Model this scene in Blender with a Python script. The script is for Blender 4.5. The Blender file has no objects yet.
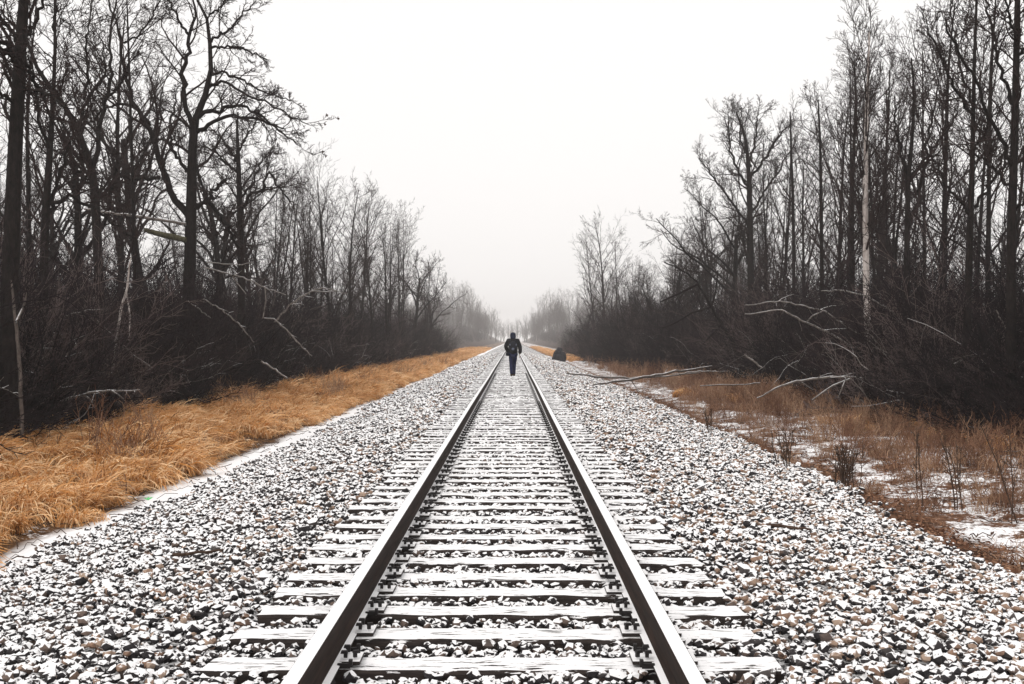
import bpy, math, random
import numpy as np
from mathutils import Vector, Matrix, Euler

rad = math.radians
SC = bpy.context.scene
ROOT = SC.collection

# ------------------------------------------------------------------ camera, sky, sun, exposure
CAMX, CAMZ = 0.0725, 1.45
cam_data = bpy.data.cameras.new('camera')
cam_data.sensor_width = 36.0
cam_data.lens = 1200.0 / 1024.0 * 36.0
cam_data.clip_start = 0.1
cam_data.clip_end = 4000.0
cam = bpy.data.objects.new('camera', cam_data)
ROOT.objects.link(cam)
cam.location = (CAMX, 0.0, CAMZ)
cam.rotation_euler = (rad(90 - 0.095), 0, rad(0.024))
SC.camera = cam

SUN_EL, SUN_AZ = 48.0, 215.0          # degrees; azimuth the light comes from, clockwise from +Y
w = bpy.data.worlds.new('World')
SC.world = w
w.use_nodes = True
nt = w.node_tree
nt.nodes.clear()
sky = nt.nodes.new('ShaderNodeTexSky')
sky.sky_type = 'NISHITA'
sky.sun_disc = False
sky.sun_elevation = rad(SUN_EL)
sky.sun_rotation = rad(SUN_AZ)
sky.air_density = 1.0
sky.dust_density = 6.0
hs = nt.nodes.new('ShaderNodeHueSaturation')
hs.inputs['Saturation'].default_value = 0.12
mixw = nt.nodes.new('ShaderNodeMix')
mixw.data_type = 'RGBA'
mixw.inputs['Factor'].default_value = 0.82          # closed cloud deck over the clear sky
mixw.inputs['B'].default_value = (10.0, 9.75, 9.6, 1)
bg = nt.nodes.new('ShaderNodeBackground')
bg.inputs['Strength'].default_value = 0.1
wo = nt.nodes.new('ShaderNodeOutputWorld')
nt.links.new(sky.outputs[0], hs.inputs['Color'])
nt.links.new(hs.outputs[0], mixw.inputs['A'])
nt.links.new(mixw.outputs['Result'], bg.inputs['Color'])
nt.links.new(bg.outputs[0], wo.inputs['Surface'])

sd = bpy.data.lights.new('sun', 'SUN')
sd.energy = 0.9
sd.angle = rad(20)
sd.color = (1.0, 0.96, 0.92)
sun = bpy.data.objects.new('sun', sd)
ROOT.objects.link(sun)
sun.rotation_euler = (rad(90 - SUN_EL), 0, rad(180 - SUN_AZ))

SC.view_settings.view_transform = 'Standard'
SC.view_settings.look = 'None'
SC.view_settings.exposure = 0.28
SC.view_settings.gamma = 1.0
SC.cycles.max_bounces = 5
SC.cycles.diffuse_bounces = 2
SC.cycles.glossy_bounces = 1
SC.cycles.transparent_max_bounces = 4
SC.cycles.volume_bounces = 2

# ------------------------------------------------------------------ helpers
def at(px, py, d):
    """world point seen at pixel (px, py) at distance d along the track"""
    return np.array((CAMX + (px - 512.5) / 1200.0 * d, d, CAMZ - (py - 340.0) / 1200.0 * d))

def tag(o, label=None, cat=None, group=None, kind=None):
    if label: o['label'] = label
    if cat: o['category'] = cat
    if group: o['group'] = group
    if kind: o['kind'] = kind
    return o

def empty(name, loc, rz=0.0, scale=1.0):
    o = bpy.data.objects.new(name, None)
    o.empty_display_size = 0.2
    ROOT.objects.link(o)
    o.location = loc
    o.rotation_euler = (0, 0, rz)
    o.scale = (scale,) * 3
    return o

def np_mesh(name, V, F, mat=None, smooth=False, attr=None):
    """V (n,3); F (m,k) faces all of one size, or a list of such arrays"""
    me = bpy.data.meshes.new(name)
    V = np.asarray(V, dtype=np.float32)
    Fs = F if isinstance(F, list) else [F]
    Fs = [np.asarray(f, dtype=np.int32) for f in Fs if len(f)]
    loops = np.concatenate([f.ravel() for f in Fs])
    tot = np.concatenate([np.full(len(f), f.shape[1], np.int32) for f in Fs])
    start = np.concatenate([[0], np.cumsum(tot)[:-1]]).astype(np.int32)
    me.vertices.add(len(V)); me.vertices.foreach_set('co', V.ravel())
    me.loops.add(len(loops)); me.loops.foreach_set('vertex_index', loops)
    me.polygons.add(len(tot)); me.polygons.foreach_set('loop_start', start)
    me.polygons.foreach_set('loop_total', tot)
    me.update(calc_edges=True)
    me.polygons.foreach_set('use_smooth', np.full(len(tot), smooth, dtype=bool))
    if attr is not None:
        a = me.attributes.new('tint', 'FLOAT', 'POINT')
        a.data.foreach_set('value', np.asarray(attr, dtype=np.float32))
    if mat: me.materials.append(mat)
    me.validate()
    return me

def link(name, me, parent=None):
    o = bpy.data.objects.new(name, me)
    ROOT.objects.link(o)
    if parent: o.parent = parent
    return o

def copy_tree(o, parent=None):
    c = o.copy(); ROOT.objects.link(c); c.parent = parent
    for ch in list(o.children): copy_tree(ch, c)
    return c

class MB:
    """collects closed pieces into one mesh"""
    def __init__(s): s.V = []; s.F4 = []; s.F3 = []; s.n = 0
    def add(s, V, F):
        V = np.asarray(V, float); F = np.asarray(F)
        (s.F4 if F.shape[1] == 4 else s.F3).append(F + s.n)
        s.V.append(V); s.n += len(V); return s
    def box(s, c, h, rz=0.0, taper=1.0):
        x, y, z = h
        P = np.array([(-x,-y,-z),(x,-y,-z),(x,y,-z),(-x,y,-z),(-x*taper,-y*taper,z),(x*taper,-y*taper,z),(x*taper,y*taper,z),(-x*taper,y*taper,z)])
        ca, sa = math.cos(rz), math.sin(rz)
        P = np.c_[P[:,0]*ca-P[:,1]*sa, P[:,0]*sa+P[:,1]*ca, P[:,2]] + np.array(c)
        return s.add(P, [(0,3,2,1),(4,5,6,7),(0,1,5,4),(1,2,6,5),(2,3,7,6),(3,0,4,7)])
    def tubes(s, P, R, sides=4):
        V, F = tube_arrays(P, R, sides)
        return s.add(V, F)
    def mesh(s, name, mat, smooth=False):
        Fs = []
        if s.F4: Fs.append(np.concatenate(s.F4))
        if s.F3: Fs.append(np.concatenate(s.F3))
        return np_mesh(name, np.concatenate(s.V), Fs, mat, smooth)
    def obj(s, name, mat, parent=None, smooth=False):
        return link(name, s.mesh(name, mat, smooth), parent)

def tube_arrays(P, R, sides):
    """P (N,n,3) polylines, R (N,n) radii -> verts, quads"""
    P = np.asarray(P, float); R = np.asarray(R, float)
    N, n, _ = P.shape
    T = np.empty_like(P)
    T[:, 1:-1] = P[:, 2:] - P[:, :-2]; T[:, 0] = P[:, 1] - P[:, 0]; T[:, -1] = P[:, -1] - P[:, -2]
    T /= np.linalg.norm(T, axis=2, keepdims=True) + 1e-9
    D = P[:, -1] - P[:, 0]; D /= np.linalg.norm(D, axis=1, keepdims=True) + 1e-9
    ref = np.where(np.abs(D[:, 2:3]) > 0.75, np.array([[1.0, 0.2, 0]]), np.array([[0.1, 0, 1.0]]))
    U = np.cross(T, ref[:, None, :]); U /= np.linalg.norm(U, axis=2, keepdims=True) + 1e-9
    W = np.cross(T, U)
    a = np.arange(sides) * 2 * math.pi / sides
    V = P[:, :, None, :] + R[:, :, None, None] * (np.cos(a)[None, None, :, None] * U[:, :, None, :] + np.sin(a)[None, None, :, None] * W[:, :, None, :])
    idx = np.arange(N * n * sides).reshape(N, n, sides)
    A = idx[:, :-1]; B = idx[:, 1:]
    F = np.stack([A, np.roll(A, -1, 2), np.roll(B, -1, 2), B], axis=-1).reshape(-1, 4)
    return V.reshape(-1, 3), F

# ------------------------------------------------------------------ materials
def new_mat(name, rough=0.9, spec=0.2):
    m = bpy.data.materials.new(name); m.use_nodes = True
    n = m.node_tree.nodes; b = n['Principled BSDF']
    b.inputs['Roughness'].default_value = rough
    b.inputs['Specular IOR Level'].default_value = spec
    return m, n, m.node_tree.links, b

def coords(n, l, scale=(1, 1, 1), geo=True):
    if geo:
        g = n.new('ShaderNodeNewGeometry'); out = g.outputs['Position']
    else:
        g = n.new('ShaderNodeTexCoord'); out = g.outputs['Object']
    mp = n.new('ShaderNodeMapping'); mp.inputs['Scale'].default_value = scale
    l.new(out, mp.inputs['Vector'])
    return mp.outputs[0]

def noise(n, l, vec, scale, detail=4, rough=0.6, dist=0.0):
    t = n.new('ShaderNodeTexNoise')
    t.inputs['Scale'].default_value = scale; t.inputs['Detail'].default_value = detail
    t.inputs['Roughness'].default_value = rough; t.inputs['Distortion'].default_value = dist
    l.new(vec, t.inputs['Vector']); return t.outputs['Fac']

def ramp(n, l, fac, stops):
    r = n.new('ShaderNodeValToRGB'); e = r.color_ramp.elements
    while len(e) < len(stops): e.new(0.5)
    for el, (p, c) in zip(e, stops):
        el.position = p; el.color = (*c, 1) if len(c) == 3 else c
    l.new(fac, r.inputs['Fac']); return r.outputs['Color']

def math_n(n, l, op, a, b=None, clamp=False):
    m = n.new('ShaderNodeMath'); m.operation = op; m.use_clamp = clamp
    for k, v in enumerate((a, b)):
        if v is None: continue
        if isinstance(v, (int, float)): m.inputs[k].default_value = v
        else: l.new(v, m.inputs[k])
    return m.outputs[0]

def mix_c(n, l, fac, a, b):
    m = n.new('ShaderNodeMix'); m.data_type = 'RGBA'
    for key, v in (('Factor', fac), ('A', a), ('B', b)):
        if isinstance(v, tuple): m.inputs[key].default_value = (*v, 1) if len(v) == 3 else v
        elif isinstance(v, (int, float)): m.inputs[key].default_value = v
        else: l.new(v, m.inputs[key])
    return m.outputs['Result']

def map_r(n, l, v, a, b, c=0.0, d=1.0):
    m = n.new('ShaderNodeMapRange'); m.inputs[1].default_value = a; m.inputs[2].default_value = b
    m.inputs[3].default_value = c; m.inputs[4].default_value = d
    l.new(v, m.inputs[0]); return m.outputs[0]

SNOW = (0.86, 0.855, 0.86)

def snow_on(n, l, base, lo, hi, nscale=14, namp=0.5, geo_vec=None):
    """lying snow: on faces that look up, with a ragged edge"""
    g = n.new('ShaderNodeNewGeometry')
    sx = n.new('ShaderNodeSeparateXYZ'); l.new(g.outputs['Normal'], sx.inputs[0])
    vec = geo_vec if geo_vec is not None else coords(n, l)
    f = noise(n, l, vec, nscale, 4, 0.65)
    v = math_n(n, l, 'ADD', sx.outputs['Z'], math_n(n, l, 'MULTIPLY', math_n(n, l, 'SUBTRACT', f, 0.5), namp))
    k = map_r(n, l, v, lo, hi)
    return mix_c(n, l, k, base, SNOW), k

def bark(name, dark, light, snow=None, vscale=3.0):
    m, n, l, b = new_mat(name, 0.95, 0.1)
    vec = coords(n, l, (vscale * 3, vscale * 3, vscale))
    f = noise(n, l, vec, 2.2, 5, 0.7)
    c = ramp(n, l, f, [(0.3, dark), (0.72, light)])
    if snow: c, _ = snow_on(n, l, c, snow[0], snow[1], 6, 0.7)
    l.new(c, b.inputs['Base Color'])
    return m

M = {}
M['bark'] = bark('dark_bark', (0.007, 0.006, 0.006), (0.028, 0.022, 0.020))
M['twig'] = bark('twig_bark', (0.014, 0.010, 0.010), (0.05, 0.034, 0.031))
M['brush'] = bark('undergrowth_stems', (0.012, 0.009, 0.010), (0.045, 0.032, 0.032))
m = M['brush']; n, l = m.node_tree.nodes, m.node_tree.links
oi = n.new('ShaderNodeObjectInfo')
kk = ramp(n, l, oi.outputs['Random'], [(0.0, (0.006, 0.005, 0.006)), (0.6, (0.016, 0.012, 0.013)), (0.85, (0.04, 0.028, 0.029)), (1.0, (0.18, 0.135, 0.125))])
b = n['Principled BSDF']; l.new(mix_c(n, l, 0.8, b.inputs['Base Color'].links[0].from_socket, kk), b.inputs['Base Color'])
M['birch'] = bark('pale_birch_bark', (0.22, 0.17, 0.15), (0.72, 0.66, 0.62), None, 2.0)
M['dead'] = bark('grey_dead_wood', (0.06, 0.05, 0.045), (0.27, 0.235, 0.21), (0.6, 0.95))
M['log'] = bark('weathered_log', (0.03, 0.024, 0.021), (0.17, 0.14, 0.125), (0.66, 1.0))
M['mossy'] = bark('greenish_dead_wood', (0.035, 0.032, 0.02), (0.13, 0.12, 0.075))
M['stalk'] = bark('dark_weed_stalk', (0.035, 0.022, 0.016), (0.11, 0.07, 0.05))

def straw(name, lo, mid, hi):
    m, n, l, b = new_mat(name, 0.8, 0.15)
    oi = n.new('ShaderNodeObjectInfo')
    vec = coords(n, l)
    f = noise(n, l, vec, 0.9, 5)
    at_ = n.new('ShaderNodeAttribute'); at_.attribute_name = 'tint'
    v = math_n(n, l, 'ADD', math_n(n, l, 'MULTIPLY', at_.outputs['Fac'], 0.75), math_n(n, l, 'MULTIPLY', map_r(n, l, f, .3, .7), 0.34))
    c = ramp(n, l, v, [(0.15, lo), (0.5, mid), (0.85, hi)])
    l.new(c, b.inputs['Base Color'])
    tr = n.new('ShaderNodeBsdfTranslucent'); l.new(c, tr.inputs['Color'])
    mx = n.new('ShaderNodeMixShader'); mx.inputs[0].default_value = 0.25
    l.new(b.outputs[0], mx.inputs[1]); l.new(tr.outputs[0], mx.inputs[2])
    l.new(mx.outputs[0], n['Material Output'].inputs['Surface'])
    return m
M['grass'] = straw('dry_straw', (0.09, 0.032, 0.009), (0.66, 0.305, 0.09), (0.97, 0.70, 0.42))
M['weed'] = straw('dry_weed', (0.09, 0.042, 0.026), (0.27, 0.14, 0.085), (0.50, 0.33, 0.21))
M['leaf'] = straw('fallen_leaves', (0.06, 0.024, 0.013), (0.19, 0.085, 0.045), (0.40, 0.23, 0.14))

# stone
m, n, l, b = new_mat('ballast_stone', 0.85, 0.3)
at_ = n.new('ShaderNodeAttribute'); at_.attribute_name = 'tint'
c = ramp(n, l, at_.outputs['Fac'], [(0.0, (0.018, 0.016, 0.018)), (0.45, (0.045, 0.04, 0.042)), (0.66, (0.09, 0.078, 0.074)), (0.8, (0.30, 0.18, 0.12)), (1.0, (0.46, 0.34, 0.26))])
f = noise(n, l, coords(n, l), 60, 4)
c = mix_c(n, l, map_r(n, l, f, 0.35, 0.7, 0.0, 0.35), c, (0.03, 0.026, 0.026))
big = noise(n, l, coords(n, l), 1.3, 3)
g = n.new('ShaderNodeNewGeometry'); sx = n.new('ShaderNodeSeparateXYZ'); l.new(g.outputs['Normal'], sx.inputs[0])
fn = noise(n, l, coords(n, l), 34, 3, 0.6)
v = math_n(n, l, 'ADD', sx.outputs['Z'], math_n(n, l, 'MULTIPLY', math_n(n, l, 'SUBTRACT', fn, 0.5), 0.7))
v = math_n(n, l, 'ADD', v, math_n(n, l, 'MULTIPLY', math_n(n, l, 'SUBTRACT', big, 0.5), 0.5))
# tan stones are the ones the snow has left bare
v = math_n(n, l, 'SUBTRACT', v, math_n(n, l, 'MULTIPLY', map_r(n, l, at_.outputs['Fac'], 0.72, 0.8), 0.13))
k = map_r(n, l, v, 0.545, 0.615)
l.new(mix_c(n, l, k, c, SNOW), b.inputs['Base Color'])
M['stone'] = m

# tie
m, n, l, b = new_mat('snowy_tie_wood', 0.9, 0.2)
vec = coords(n, l, (1.2, 14, 14))
g1 = noise(n, l, vec, 3.0, 5, 0.7, 0.3)
wood = ramp(n, l, g1, [(0.3, (0.012, 0.010, 0.010)), (0.7, (0.05, 0.038, 0.033))])
g = n.new('ShaderNodeNewGeometry'); sx = n.new('ShaderNodeSeparateXYZ'); l.new(g.outputs['Normal'], sx.inputs[0])
f2 = noise(n, l, coords(n, l, (2.2, 17, 10)), 2.3, 5, 0.68)
f3 = noise(n, l, coords(n, l), 9, 3)
v = math_n(n, l, 'ADD', sx.outputs['Z'], math_n(n, l, 'MULTIPLY', math_n(n, l, 'SUBTRACT', f2, 0.545), 2.9))
v = math_n(n, l, 'ADD', v, math_n(n, l, 'MULTIPLY', math_n(n, l, 'SUBTRACT', f3, 0.5), 0.5))
k = map_r(n, l, v, 0.56, 0.66)
l.new(mix_c(n, l, k, wood, SNOW), b.inputs['Base Color'])
M['tie'] = m

# rail steel
m, n, l, b = new_mat('rail_steel', 0.75, 0.12)
f = noise(n, l, coords(n, l, (30, 1.5, 30)), 1.5, 5, 0.7)
c = ramp(n, l, f, [(0.3, (0.008, 0.005, 0.004)), (0.75, (0.038, 0.021, 0.015))])
c, k = snow_on(n, l, c, 0.55, 0.8, 30, 0.35)
fr = noise(n, l, coords(n, l, (40, 0.6, 40)), 2.0, 4)
c = mix_c(n, l, map_r(n, l, fr, 0.62, 0.75, 0.0, 0.35), c, (0.45, 0.42, 0.41))
g = n.new('ShaderNodeNewGeometry'); sx = n.new('ShaderNodeSeparateXYZ'); l.new(g.outputs['Normal'], sx.inputs[0])
dk = ramp(n, l, f, [(0.3, (0.008, 0.005, 0.004)), (0.75, (0.038, 0.021, 0.015))])
c = mix_c(n, l, map_r(n, l, sx.outputs['Z'], 0.86, 0.93), dk, c)
l.new(c, b.inputs['Base Color'])
M['rail'] = m

m, n, l, b = new_mat('snowy_iron', 0.7, 0.4)
c, k = snow_on(n, l, mix_c(n, l, 0.0, (0.02, 0.014, 0.012), (0, 0, 0)), 0.75, 0.9, 22, 0.45)
l.new(c, b.inputs['Base Color']); M['plate'] = m
m, n, l, b = new_mat('dark_iron', 0.7, 0.4)
b.inputs['Base Color'].default_value = (0.012, 0.009, 0.009, 1); M['iron'] = m

# ground: bands follow where gravel, ditch snow, litter and forest floor lie across the line
m, n, l, b = new_mat('ground', 0.95, 0.1)
g = n.new('ShaderNodeNewGeometry'); sp = n.new('ShaderNodeSeparateXYZ'); l.new(g.outputs['Position'], sp.inputs[0])
wob = noise(n, l, coords(n, l), 0.55, 4, 0.6)
X = math_n(n, l, 'ADD', sp.outputs['X'], math_n(n, l, 'MULTIPLY', math_n(n, l, 'SUBTRACT', wob, 0.5), 0.7))
X = math_n(n, l, 'ADD', X, math_n(n, l, 'MULTIPLY', map_r(n, l, sp.outputs['Y'], 8.5, 17.5, 0.6, 0.0), map_r(n, l, sp.outputs['X'], 2.0, 3.5)))
n_s = noise(n, l, coords(n, l), 11, 5, 0.7)
n_m = noise(n, l, coords(n, l), 1.5, 5, 0.68)
n_f = noise(n, l, coords(n, l), 26, 4, 0.7)
gravel = mix_c(n, l, map_r(n, l, n_f, 0.46, 0.56), (0.02, 0.018, 0.018), SNOW)
litter = ramp(n, l, n_s, [(0.25, (0.03, 0.015, 0.010)), (0.5, (0.14, 0.07, 0.04)), (0.75, (0.30, 0.17, 0.10))])
patch = math_n(n, l, 'ADD', math_n(n, l, 'ADD', math_n(n, l, 'MULTIPLY', n_m, 0.52), math_n(n, l, 'MULTIPLY', n_s, 0.36)), math_n(n, l, 'MULTIPLY', n_f, 0.22))
def band(a0, a1): return map_r(n, l, X, a0, a1)
snowy = mix_c(n, l, map_r(n, l, n_s, 0.24, 0.33), (0.2, 0.13, 0.09), SNOW)
rightfloor = mix_c(n, l, map_r(n, l, patch, 0.53, 0.57), litter, SNOW)
thin = mix_c(n, l, map_r(n, l, patch, 0.62, 0.66), litter, SNOW)
wood_floor = mix_c(n, l, map_r(n, l, patch, 0.68, 0.72), ramp(n, l, n_s, [(0.3, (0.012, 0.008, 0.007)), (0.75, (0.06, 0.035, 0.025))]), (0.5, 0.49, 0.49))
leftbank = mix_c(n, l, map_r(n, l, patch, 0.60, 0.64), ramp(n, l, n_s, [(0.3, (0.03, 0.014, 0.007)), (0.75, (0.18, 0.09, 0.035))]), SNOW)
c = mix_c(n, l, band(-9.2, -8.6), wood_floor, leftbank)
c = mix_c(n, l, band(-4.85, -4.6), c, snowy)
c = mix_c(n, l, band(-3.88, -3.74), c, gravel)
c = mix_c(n, l, band(4.35, 4.5), c, thin)
c = mix_c(n, l, band(4.95, 5.15), c, rightfloor)
c = mix_c(n, l, band(8.6, 9.6), c, wood_floor)
l.new(c, b.inputs['Base Color'])
M['ground'] = m

# cloth etc
def plain(name, col, rough=0.9, col2=None, sc=8.0):
    m, n, l, b = new_mat(name, rough, 0.2)
    f = noise(n, l, coords(n, l, geo=False), sc, 4)
    c2 = col2 or tuple(x * 1.6 for x in col)
    l.new(ramp(n, l, f, [(0.35, col), (0.7, c2)]), b.inputs['Base Color'])
    return m
M['jacket'] = plain('black_jacket', (0.008, 0.008, 0.010))
M['pack'] = plain('black_pack', (0.012, 0.013, 0.018))
M['packgrey'] = plain('grey_pack_panel', (0.10, 0.11, 0.14))
M['jeans'] = plain('dark_blue_denim', (0.010, 0.013, 0.04))
M['hat'] = plain('navy_knit', (0.010, 0.014, 0.03))
M['skin'] = plain('skin', (0.42, 0.25, 0.18), 0.6, (0.46, 0.28, 0.2))
M['boot'] = plain('brown_boot', (0.05, 0.028, 0.015))
M['rock'] = plain('dark_rock', (0.010, 0.011, 0.015), 0.9, (0.035, 0.036, 0.045), 3.0)
M['green'] = plain('bright_green', (0.12, 0.45, 0.16), 0.5)

# ------------------------------------------------------------------ ground sheet
PX = np.array([-400, -60, -25, -12, -9, -7, -5.6, -4.85, -4.45, -4.05, -2.0, -1.6, -1.32, 1.32, 1.6, 2.0, 4.2, 4.6, 5.0, 5.8, 7, 9, 12, 25, 60, 400])
PZ = np.array([0.1, -0.1, -0.25, -0.35, -0.42, -0.47, -0.54, -0.60, -0.58, -0.52, -0.12, -0.095, -0.115, -0.115, -0.095, -0.12, -0.52, -0.58, -0.61, -0.57, -0.5, -0.43, -0.35, -0.25, -0.1, 0.1])
def lumps(x, y):
    return (0.05 * np.sin(x * 1.7 + 0.6 * np.sin(y * 0.9)) * np.sin(y * 1.3 + 1.1) + 0.03 * np.sin(x * 4.1 + y * 2.3) + 0.02 * np.sin(y * 5.3 - x * 3.1))
def gz(x, y):
    x = np.asarray(x, float); y = np.asarray(y, float)
    k = np.clip((np.abs(x) - 4.7) / 1.2, 0, 1)
    ss = lambda v, a, b: (lambda t: t * t * (3 - 2 * t))(np.clip((v - a) / (b - a), 0, 1))
    bank_ = 7.0 * ss(np.abs(x), 8.0, 26.0) * ss(y, 330.0, 640.0)       # the land rises beside the line far ahead
    return np.interp(x, PX, PZ) + lumps(x, y) * (0.12 + 0.88 * k) + bank_
xs = np.unique(np.concatenate([PX, np.linspace(-12, 12, 97), np.linspace(-40, 40, 41), [-200, -120, 120, 200]]))
ys = np.concatenate([np.arange(-25, 40, 0.35), np.arange(40, 120, 1.5), np.arange(120, 400, 10), np.arange(400, 1201, 50)])
GX, GY = np.meshgrid(xs, ys)
GV = np.c_[GX.ravel(), GY.ravel(), gz(GX.ravel(), GY.ravel())]
nx, ny = len(xs), len(ys)
ii = np.arange(nx * ny).reshape(ny, nx)
GF = np.stack([ii[:-1, :-1], ii[:-1, 1:], ii[1:, 1:], ii[1:, :-1]], -1).reshape(-1, 4)
tag(link('ground', np_mesh('ground', GV, GF, M['ground'], True)), kind='structure')

# ------------------------------------------------------------------ haze: the cold ground mist over the whole place
hz = MB().box((0, 585, 15), (403, 618, 17)).obj('haze', None)
m = bpy.data.materials.new('haze'); m.use_nodes = True
hn = m.node_tree.nodes; hn.clear()
pv = hn.new('ShaderNodeVolumePrincipled'); ho = hn.new('ShaderNodeOutputMaterial')
pv.inputs['Color'].default_value = (0.97, 0.945, 0.93, 1)
pv.inputs['Density'].default_value = 0.00065
pv.inputs['Anisotropy'].default_value = 0.0
m.node_tree.links.new(pv.outputs[0], ho.inputs['Volume'])
hz.data.materials.append(m)
tag(hz, kind='stuff')

# ------------------------------------------------------------------ rails
GA, HW = 1.435 / 2, 0.0365
prof = [(-0.064, 0.0), (0.064, 0.0), (0.064, 0.011), (0.034, 0.019), (0.012, 0.046), (0.009, 0.125), (0.022, 0.136), (0.0365, 0.141), (0.0365, 0.170), (0.031, 0.177), (0.0, 0.179), (-0.031, 0.177), (-0.0365, 0.170), (-0.0365, 0.141), (-0.022, 0.136), (-0.009, 0.125), (-0.012, 0.046), (-0.034, 0.019), (-0.064, 0.011)]
def make_rail(cx, label):
    yy = np.concatenate([np.arange(0.5, 60, 2.0), np.arange(60, 801, 20.0)])
    k = len(prof)
    V = np.array([(cx + px + 0.004 * math.sin(y * 0.21 + cx), y, pz + 0.003) for y in yy for px, pz in prof])
    idx = np.arange(len(V)).reshape(len(yy), k)
    F = np.stack([idx[:-1], np.roll(idx[:-1], -1, 1), np.roll(idx[1:], -1, 1), idx[1:]], -1).reshape(-1, 4)
    o = link('rail', np_mesh('rail', V, F, M['rail'], False))
    tag(o, label, 'rail', 'rails of the track')
    return o
rail_l = make_rail(-GA - HW, 'left steel rail with snow on its head and dark inner web')
rail_r = make_rail(GA + HW, 'right steel rail with snow on its head and dark inner web')

# ------------------------------------------------------------------ ties
TY0, TSP, TW, TL = 5.44, 0.495, 0.115, 1.285
rng = np.random.default_rng(5)
def tie_mesh(seed):
    r = np.random.default_rng(seed)
    nxs = np.linspace(-TL, TL, 26)
    # cross-section with softened top edges
    sec = [(-TW, -0.17), (TW, -0.17), (TW, -0.02), (TW - 0.008, -0.004), (TW - 0.03, 0.0), (-TW + 0.03, 0.0), (-TW + 0.008, -0.004), (-TW, -0.02)]
    V = []
    for i, x in enumerate(nxs):
        e = (r.normal(0, 0.006), r.normal(0, 0.006))
        for (y, z) in sec:
            V.append((x + (r.normal(0, 0.012) if i in (0, 25) else 0), y + (e[0] if y < 0 else e[1]), z + (r.normal(0, 0.0025) if z > -0.1 else 0)))
    V = np.array(V); k = len(sec)
    idx = np.arange(len(V)).reshape(len(nxs), k)
    F = np.stack([idx[:-1], np.roll(idx[:-1], -1, 1), np.roll(idx[1:], -1, 1), idx[1:]], -1).reshape(-1, 4)[:, ::-1]
    caps = np.array([idx[0], idx[-1][::-1]])
    return np_mesh('railway_tie', V, [F, caps], M['tie'], False)
tie_meshes = [tie_mesh(s) for s in range(7)]
pl = MB()
pl.box((0, 0, 0.006), (0.145, 0.085, 0.008))
plate_me = pl.mesh('tie_plate', M['plate'])
sp = MB()
sp.box((0, 0, 0.025), (0.008, 0.008, 0.014)); sp.box((0.006, 0, 0.036), (0.016, 0.012, 0.006), 0, 0.8)
spike_me = sp.mesh('spike', M['iron'])
ORD = ['nearest', 'second', 'third', 'fourth', 'fifth', 'sixth', 'seventh', 'eighth', 'ninth', 'tenth', 'eleventh', 'twelfth']
NT = 292
tie_info = []
for i in range(NT):
    y = TY0 + i * TSP + rng.normal(0, 0.012)
    o = link('railway_tie', tie_meshes[i % 7])
    dz = rng.normal(-0.004, 0.006); xo = rng.normal(0, 0.025); rz = rng.normal(0, 0.007)
    dz = min(dz, 0.002)
    o.location = (xo, y, dz); o.rotation_euler = (0, 0, rz)
    tie_info.append((y, xo, rz))
    if i < 12:
        lb = 'snow covered wooden tie, ' + ('nearest one at the bottom of the photo' if i == 0 else ORD[i] + ' one up from the bottom of the photo')
    elif y < 47.5:
        lb = 'snow dusted wooden tie on the stretch between the twelfth tie and the walking person'
    else:
        lb = 'faint snow dusted tie on the far track beyond the walking person'
    tag(o, lb, 'railway tie', 'wooden ties under the rails')
    if i < 96:
        for s in (-1, 1):
            p = link('tie_plate', plate_me, o)
            p.location = (s * (GA + HW) - xo, 0, 0.0035 - dz)
            for (dx, dy, rr) in () if i > 44 else ((0.078, -0.05, math.pi), (0.078, 0.05, math.pi), (-0.078, 0.05, 0), (-0.078, -0.05, 0), (-s * 0.12, -0.045, 0.4)):
                q = link('spike', spike_me, p)
                q.location = (dx * 1.0, dy, 0.012); q.rotation_euler = (0, 0, rr)
far = MB()
for i in range(NT, 900):
    far.box((rng.normal(0, .02), TY0 + i * TSP, -0.08), (TL, TW, 0.08))
tag(far.obj('distant_ties', M['tie']), 'snow dusted ties merging with the track in the far haze', 'railway ties', kind='stuff')
# rail anchors, small dark clips under the inner flange beside the ties
an = MB(); an.box((0, 0, 0), (0.028, 0.009, 0.011)); an.box((0.03, 0, 0.012), (0.008, 0.012, 0.016))
anchor_me = an.mesh('rail_anchor', M['iron'])
for o, s in ((rail_l, -1), (rail_r, 1)):
    for i in range(0, 94, 2):
        for e in (-1, 1):
            a = link('rail_anchor', anchor_me, o)
            a.location = (s * (GA + HW) - s * 0.082, tie_info[i][0] + e * (TW + 0.022), 0.012)
            a.rotation_euler = (0, 0, math.pi if s > 0 else 0)

# ------------------------------------------------------------------ ballast stones
def ico():
    t = (1 + 5 ** .5) / 2
    V = np.array([(-1,t,0),(1,t,0),(-1,-t,0),(1,-t,0),(0,-1,t),(0,1,t),(0,-1,-t),(0,1,-t),(t,0,-1),(t,0,1),(-t,0,-1),(-t,0,1)], float)
    V /= np.linalg.norm(V[0])
    F = np.array([(0,11,5),(0,5,1),(0,1,7),(0,7,10),(0,10,11),(1,5,9),(5,11,4),(11,10,2),(10,7,6),(7,1,8),(3,9,4),(3,4,2),(3,2,6),(3,6,8),(3,8,9),(4,9,5),(2,4,11),(6,2,10),(8,6,7),(9,8,1)])
    return V, F
IV, IF = ico()
r = np.random.default_rng(11)
templ = []
for k in range(40):
    v = IV.copy() * r.uniform(0.75, 1.25, (12, 1)) * np.array([r.uniform(.8, 1.35), r.uniform(.65, 1.0), r.uniform(.5, .85)])
    ax = r.normal(size=3); ax /= np.linalg.norm(ax)
    v = v @ np.array(Matrix.Rotation(r.normal(0, .45), 3, Vector(ax)))
    templ.append(v)
templ = np.array(templ)
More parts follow.
